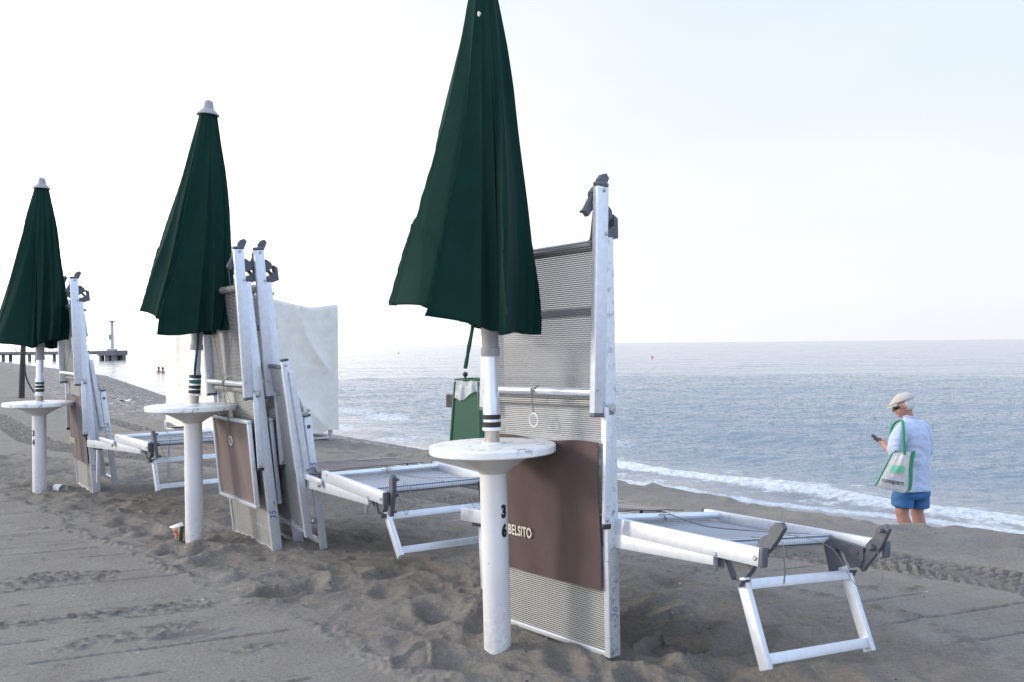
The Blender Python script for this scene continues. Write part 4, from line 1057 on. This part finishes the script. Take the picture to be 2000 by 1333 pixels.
def flap(b):
    q = [b.bm.verts.new(c) for c in ((-.037, -.030, .1015), (.037, -.030, .1015), (.030, .02, .118), (-.052, .012, .108))]; b.bm.faces.new(q)
fl = part('carton_flap', t, ('flap',), M['cup'], flap); fl.modifiers.new('thickness', 'SOLIDIFY').thickness = .0015
# ---------------------------------------------------------------- the strolling man
MAN = Vector((4.02, 9.07, -.975))
FW = Vector((-.72, .69, 0)).normalized(); SD = Vector((.69, .72, 0)).normalized()   # body faces away and to the left; SD points to his right
def ell(b, c, ax, seg=20, rings=14, fn=None):
    """ellipsoid with axis vectors ax = (a, b, c)"""
    c = Vector(c)
    def g(u, v):
        th = 2 * PI * u; ph = PI * (.002 + .996 * v); q = Vector((math.sin(ph) * math.cos(th), math.sin(ph) * math.sin(th), math.cos(ph)))
        if fn: q = fn(q)
        return c + ax[0] * q.x + ax[1] * q.y + ax[2] * q.z
    gg = b.grid(g, seg, rings, True); b.bm.faces.new(gg[0][::-1]); b.bm.faces.new(gg[-1])
def limb(b, pts, r, seg=16):
    pts = bez(pts, 6); n = len(pts); k = len(r) - 1
    rr = []
    for i in range(n):
        t_ = i / (n - 1) * k; j = min(int(t_), k - 1); f = t_ - j; rr.append(r[j] * (1 - f) + r[j + 1] * f)
    b.tube(pts, rr, seg)
    for p_, q in ((pts[0], rr[0]), (pts[-1], rr[-1])): ell(b, p_, (Vector((q, 0, 0)), Vector((0, q, 0)), Vector((0, 0, q))), 14, 10)
def rings_loft(b, rows, seg=40, wr=0.):
    g = []
    for (h, cx, cy, w, d) in rows:
        g.append([b.bm.verts.new(Vector((cx, cy, h)) + SD * (w * math.cos(2 * PI * k / seg) * (1 + wr * math.sin(6 * PI * k / seg + h * 13))) + FW * (d * math.sin(2 * PI * k / seg))) for k in range(seg)])
    for a, c in zip(g, g[1:]):
        for k in range(seg): b.bm.faces.new((a[k], a[(k + 1) % seg], c[(k + 1) % seg], c[k]))
    b.bm.faces.new(g[0][::-1]); b.bm.faces.new(g[-1])
def remeshed(name, parent, mat, fn, voxel, smooth=3, crease=0.):
    b = MB(); fn(b); me0 = b.mesh(name, mat, 3)
    tmp = link(name, me0); r = tmp.modifiers.new('r', 'REMESH'); r.mode = 'VOXEL'; r.voxel_size = voxel; r.use_smooth_shade = True
    if smooth: s = tmp.modifiers.new('s', 'SMOOTH'); s.iterations = smooth; s.factor = .5
    bpy.context.view_layer.update()
    me = bpy.data.meshes.new_from_object(tmp.evaluated_get(bpy.context.evaluated_depsgraph_get()))
    me.name = name; bpy.data.objects.remove(tmp); me.materials.clear(); me.materials.append(mat)
    if crease:
        n = len(me.vertices); co = np.empty(n * 3); me.vertices.foreach_get('co', co); no = np.empty(n * 3); me.vertices.foreach_get('normal', no)
        co = co.reshape(-1, 3); no = no.reshape(-1, 3)
        u = co[:, 0] * SD.x + co[:, 1] * SD.y; w = co[:, 0] * FW.x + co[:, 1] * FW.y
        k = fbm(u * 9 + co[:, 2] * 5 + w * 4, co[:, 2] * 7 - u * 3, 301, 3); k = 1 - np.abs(k) * 2.6
        k2 = fbm(u * 5 + 3, co[:, 2] * 16 + u * 8, 305, 2)
        co = co + no * (crease * (k * .7 + k2 * .6))[:, None]
        me.vertices.foreach_set('co', co.ravel()); me.update()
    return link(name, me, parent)
man = thing('person', MAN, 'man seen from behind in pale shirt, blue shorts and flat cap, looking at his phone', 'person')
HC = Vector((-.062, .0, 1.565))
HF = Vector((-.90, .30, -.32)).normalized(); HS = HF.cross(Vector((0, 0, 1))).normalized(); HU = HS.cross(HF).normalized()   # HS: his right
def body(b):
    z = Vector((0, 0, 1))
    rings_loft(b, [(.80, .02, 0, .165, .12), (.95, .02, 0, .165, .125), (1.1, .03, 0, .165, .12), (1.25, .03, 0, .175, .11), (1.35, .02, 0, .14, .085), (1.41, .0, 0, .07, .06)])
    limb(b, [(.005, -.005, 1.36), (-.02, .0, 1.44), (-.04, .0, 1.52)], [.062, .055, .055])
    # head: skull, jaw, nose, brow, ear
    ell(b, HC + HU * .02, (HF * .098, HS * .076, HU * .100)); ell(b, HC + HF * .022 - HU * .045, (HF * .070, HS * .058, HU * .068))
    ell(b, HC + HF * .072 - HU * .088, (HF * .022, HS * .024, HU * .018))
    b.tube([HC + HF * .092 + HU * .012, HC + HF * .112 - HU * .018, HC + HF * .116 - HU * .030, HC + HF * .092 - HU * .036], [.008, .012, .013, .008], 10)
    for s in (-1, 1):
        ell(b, HC + HF * .080 + HU * .016 + HS * s * .030, (HF * .016, HS * .020, HU * .009))
        ell(b, HC - HF * .006 - HU * .010 + HS * s * .076, (HF * .017 + HS * s * .004, HS * .010, HU * .032), 14, 10)
        ell(b, HC + HF * .052 - HU * .040 + HS * s * .038, (HF * .028, HS * .020, HU * .030))
    for k in (-.006, .005): b.tube([HC + HF * .088 - HU * (.060 + k) - HS * .018, HC + HF * .098 - HU * (.060 + k), HC + HF * .088 - HU * (.060 + k) + HS * .018], [.004, .006, .004], 8)
    # arms
    limb(b, [(-.140, -.135, 1.31), (-.200, -.160, 1.20), (-.215, -.150, 1.075)], [.058, .050, .044])
    limb(b, [(-.215, -.150, 1.075), (-.235, -.045, 1.125), (-.255, .035, 1.175)], [.044, .040, .027])
    limb(b, [(.175, .145, 1.33), (.225, .165, 1.20), (.225, .185, 1.07)], [.058, .048, .043])
    limb(b, [(.225, .185, 1.07), (.10, .26, 1.10), (-.03, .30, 1.13)], [.043, .038, .026])
    # hands: palm, four curled fingers of different length, thumb
    for (w, d, up, s) in (((-.245, .035, 1.175), (-.62, .62, .22), (0, 0, 1), 1), ((-.03, .30, 1.13), (-.85, .25, .2), (0, 0, 1), -1)):
        w = Vector(w); d = Vector(d).normalized(); sd = d.cross(Vector(up)).normalized(); u_ = sd.cross(d)
        ell(b, w + d * .040, (d * .046, sd * .036, u_ * .016), 16, 10)
        for k, ln in enumerate((.058, .068, .064, .050)):
            o_ = w + d * .074 + sd * (.027 - .018 * k)
            b.tube([o_, o_ + d * ln * .5 + u_ * .006, o_ + d * ln * .78 + u_ * .022, o_ + d * ln * .72 + u_ * .040], [.0092, .0088, .0080, .0070], 8)
        b.tube([w + d * .018 + sd * s * .026, w + d * .050 + sd * s * .046 + u_ * .016, w + d * .078 + sd * s * .034 + u_ * .034], [.012, .0105, .009], 8)
    # legs and feet
    for hip, kn, ank, s in (((-.06, -.07, .84), (-.118, -.065, .475), (-.045, -.05, .09), -1), ((.10, .07, .84), (.088, .06, .465), (.112, .06, .09), 1)):
        hip, kn, ank = Vector(hip), Vector(kn), Vector(ank)
        cf = kn.lerp(ank, .32) - FW * .014
        limb(b, [hip, hip.lerp(kn, .5), kn + Vector((0, 0, .05)), kn, cf, kn.lerp(ank, .7), ank], [.098, .080, .066, .060, .062, .046, .038], 20)
        ell(b, kn + FW * .022, (FW * .042, SD * .046, z * .050))
        ell(b, ank + FW * .075 - z * .050, (FW * .125, SD * .044, z * .036)); ell(b, ank - FW * .02 - z * .04, (FW * .045, SD * .034, z * .045))
        for k in range(5): ell(b, ank + FW * (.185 - .012 * abs(k - 1)) - z * .062 + SD * s * (-.030 + .016 * k), (FW * .022, SD * (.012 if k == 0 else .008), z * .011), 10, 8)
remeshed('body', man, M['skin'], body, .0055, 3)
def shirt(b):
    rings_loft(b, [(.715, .025, -.01, .222, .158), (.78, .025, 0, .215, .155), (.90, .03, 0, .205, .152), (1.05, .03, 0, .205, .150), (1.18, .03, 0, .212, .145), (1.28, .03, 0, .214, .130), (1.345, .015, 0, .208, .112), (1.385, .005, 0, .150, .092), (1.425, .002, 0, .080, .070), (1.455, -.015, .002, .062, .062)], 48, .015)
    limb(b, [(-.120, -.115, 1.325), (-.190, -.150, 1.24), (-.215, -.160, 1.135)], [.074, .078, .080], 20)
    limb(b, [(.165, .135, 1.325), (.215, .150, 1.22), (.228, .170, 1.09)], [.074, .076, .078], 20)
remeshed('shirt', man, M['shirt'], shirt, .008, 2, .009)
def collar(b):
    b.tube([Vector((-.012, .002, 1.45)) + SD * .064 * math.cos(a) + FW * .062 * math.sin(a) + Vector((0, 0, .006 * math.cos(a * 2))) for a in [2 * PI * k / 28 for k in range(29)]], .010, 8)
remeshed('shirt_collar', man, M['shirt'], collar, .004, 2)
def shorts(b):
    rings_loft(b, [(.82, .02, 0, .19, .145), (.74, .02, 0, .205, .155), (.66, .015, 0, .208, .158), (.63, .01, 0, .18, .14)], 40)
    limb(b, [(-.075, -.07, .72), (-.105, -.07, .645), (-.118, -.068, .625)], [.108, .106, .106], 24)
    limb(b, [(.095, .065, .70), (.100, .065, .62), (.098, .062, .600)], [.108, .106, .106], 24)
    b.tube([(-.105, -.07, .66), (-.122, -.068, .553)], [.106, .108], 28); b.tube([(.10, .065, .65), (.098, .062, .515)], [.106, .108], 28)
remeshed('shorts', man, M['shorts'], shorts, .008, 2, .006)
def hair(b):
    ell(b, HC + HU * .012 - HF * .008, (HF * .100, HS * .084, HU * .098), 28, 20)
    bmesh.ops.bisect_plane(b.bm, geom=b.bm.verts[:] + b.bm.edges[:] + b.bm.faces[:], plane_co=HC - HF * .004, plane_no=(HF + HU * .25).normalized(), clear_outer=True)
    bmesh.ops.bisect_plane(b.bm, geom=b.bm.verts[:] + b.bm.edges[:] + b.bm.faces[:], plane_co=HC - HU * .052 - HF * .02, plane_no=(-HU + HF * .2).normalized(), clear_outer=True)
    bmesh.ops.holes_fill(b.bm, edges=[e for e in b.bm.edges if e.is_boundary], sides=0)
remeshed('hair', man, M['hair'], hair, .005, 2, .002)
def cap(b):
    def sh(q):
        k = max(0, q.x); zz = q.z
        if zz < 0: zz *= .12
        return Vector((q.x * (1 + .22 * k), q.y * (1 - .12 * k), zz * (1 - .62 * k * k) - .22 * k * k))
    ell(b, HC + HU * .050 - HF * .008, (HF * .118, HS * .096, HU * .078), 36, 24, sh)
    bmesh.ops.recalc_face_normals(b.bm, faces=b.bm.faces[:])
c_ = remeshed('flat_cap', man, M['cap'], cap, .005, 2, .0022)
def brim(b):
    def g(u, v):
        a = (u - .5) * 2.1; r = .098 + .060 * v * math.cos(a) ** 1
        return HC + HF * (r * math.cos(a) * 1.02) + HS * (.088 * math.sin(a) * 1.02) + HU * (.040 - .026 * v * math.cos(a))
    g1 = b.grid(g, 24, 6)
br = part('cap_brim', c_, ('brim',), M['cap'], brim, 2); br.modifiers.new('thickness', 'SOLIDIFY').thickness = .006
M['lens'] = simple('dark_lens', (.008, .008, .010), .12); M['rimw'] = simple('pale_frame', (.62, .60, .58), .4)
def lens(b):
    for s in (-1, 1):
        ell(b, HC + HF * .090 + HU * .004 + HS * s * .034, (HF * .010, HS * .027 - HF * .010 * s, HU * .022), 16, 10)
        ell(b, HC + HF * .070 + HU * .004 + HS * s * .066, (HF * .024, HS * .006, HU * .018), 14, 10)
sg = part('sunglasses', man, ('sg',), M['lens'], lens, 2)
part('temple', sg, ('sgt',), M['rimw'], lambda b: [b.bar(HC + HF * .095 + HU * .018 + HS * s * .062, HC - HF * .004 + HU * .012 + HS * s * .084, .004, .007, (0, 0, 1), .001) for s in (-1, 1)])
# phone in the left hand
t = thing('mobile_phone', MAN + Vector((-.305, .085, 1.220)), 'dark mobile phone held in front of the man in the cap', 'phone')
t.rotation_euler = (R(38), R(-12), R(46))
part('case', t, ('phc',), M['blackp'], lambda b: b.box((-.030, -.058, -.004), (.030, .058, .0035), .003))
part('screen', t, ('phs',), M['lens'], lambda b: b.box((-.027, -.054, .0037), (.027, .054, .0046), .0004))
# tote bag on the left shoulder
BO = MAN + Vector((0, 0, 0))
t = thing('tote_bag', BO, 'cream tote bag with green edging and a two-leaf print, hanging from the man\'s shoulder', 'bag')
BL, BR, TR, TL = Vector((-.475, -.285, .785)), Vector((-.178, -.300, .720)), Vector((-.118, -.272, 1.125)), Vector((-.290, -.262, 1.115))
def bagpt(u, v, off=0.):
    p_ = (BL * (1 - u) + BR * u) * (1 - v) + (TL * (1 - u) + TR * u) * v
    e = math.sin(PI * min(1, max(0, u))) ** .6 * math.sin(PI * min(1, max(.02, v * .9 + .05))) ** .7
    n = Vector((-.12, -.98, .1))
    rp = .010 * math.sin(u * 9 - v * 4.5) * v + .008 * math.sin(u * 21 - v * 6 + 1) * v * v + .006 * math.sin(v * 8 + u * 3)
    corner = .018 * max(0, .12 - v) / .12 * (abs(u - .5) * 2) ** 6
    return p_ + n * (.040 * e + rp * e + off) + Vector((0, 0, corner))
def tote(b):
    f = b.grid(lambda u, v: bagpt(u, v), 40, 40)
    bk = b.grid(lambda u, v: bagpt(u, v) * 0 + ((BL * (1 - u) + BR * u) * (1 - v) + (TL * (1 - u) + TR * u) * v) + Vector((.035, .075, .0)) * (1 - .35 * v), 40, 40)
    rims = [(f[0], bk[0]), ([r[0] for r in f], [r[0] for r in bk]), ([r[-1] for r in f], [r[-1] for r in bk])]
    for r1, r2 in rims:
        for i in range(len(r1) - 1): b.bm.faces.new((r1[i], r1[i + 1], r2[i + 1], r2[i]))
tb = part('bag_body', t, ('tote',), M['tote'], tote, 1.2)
def gus(b):
    def g(u, v): return bagpt(1, v) + Vector((.004, -.003, 0)) + Vector((.062, .062, .006)) * u + Vector((.006 * math.sin(v * 7), 0, 0))
    b.grid(g, 5, 30)
gs = part('side_binding', t, ('gus',), M['totegreen'], gus, 2); gs.modifiers.new('thickness', 'SOLIDIFY').thickness = .004
def gus2(b):
    b.tube([bagpt(0, v) + Vector((-.004, -.002, 0)) for v in [i / 20 for i in range(21)]], .007, 8)
part('edge_binding', t, ('gus2',), M['totegreen'], gus2, 2)
def ribbon(pts, w, wd):
    def f(b):
        pp = bez([Vector(p) for p in pts], 8); w_ = Vector(wd).normalized() * w / 2; rows = []
        for i, p_ in enumerate(pp):
            d = (pp[min(i + 1, len(pp) - 1)] - pp[max(i - 1, 0)]).normalized(); n = d.cross(w_).normalized() * .0018
            rows.append([b.bm.verts.new(p_ + w_ + n), b.bm.verts.new(p_ - w_ + n), b.bm.verts.new(p_ - w_ - n), b.bm.verts.new(p_ + w_ - n)])
        for a, c in zip(rows, rows[1:]):
            for k in range(4): b.bm.faces.new((a[k], a[(k + 1) % 4], c[(k + 1) % 4], c[k]))
        b.bm.faces.new(rows[0]); b.bm.faces.new(rows[-1][::-1])
    return f
part('strap', t, ('st1',), M['totegreen'], ribbon([(-.190, -.295, 1.10), (-.185, -.275, 1.20), (-.172, -.235, 1.33), (-.150, -.175, 1.405), (-.135, -.08, 1.42), (-.18, -.01, 1.36), (-.21, -.02, 1.25)], .028, (1, -.35, 0)), 2)
part('strap', t, ('st2',), M['totegreen'], ribbon([(-.300, -.255, 1.06), (-.290, -.245, 1.10), (-.255, -.23, 1.125), (-.22, -.20, 1.16)], .030, (.5, -.3, .6)), 2)
def logo(b):
    for (cu, cv, r) in ((.36, .56, .040), (.63, .56, .040)):
        n = 22; cc = bagpt(cu, cv)
        us = [(cu + r * math.cos(2 * PI * k / n) / .24, cv + r * math.sin(2 * PI * k / n) / .37) for k in range(n)]
        for rr in range(3):
            pass
        ctr = b.bm.verts.new(bagpt(cu, cv, .005)); prev = None; rings = []
        for q in (.35, .7, 1.0):
            rings.append([b.bm.verts.new(bagpt(cu + (u - cu) * q, cv + (v - cv) * q, .005)) for u, v in us])
        for k in range(n): b.bm.faces.new((ctr, rings[0][k], rings[0][(k + 1) % n]))
        for a, c in zip(rings, rings[1:]):
            for k in range(n): b.bm.faces.new((a[k], a[(k + 1) % n], c[(k + 1) % n], c[k]))
part('leaf_print', tb, ('logo',), M['logogreen'], logo, 2)
part('bag_lettering', tb, ('logot',), M['stencil'], lambda b: text_bm(b, 'cosapam', .062, lambda a, c: bagpt(.46 + a / .27, .235 + c / .37, .007), .0002, 1, 2))
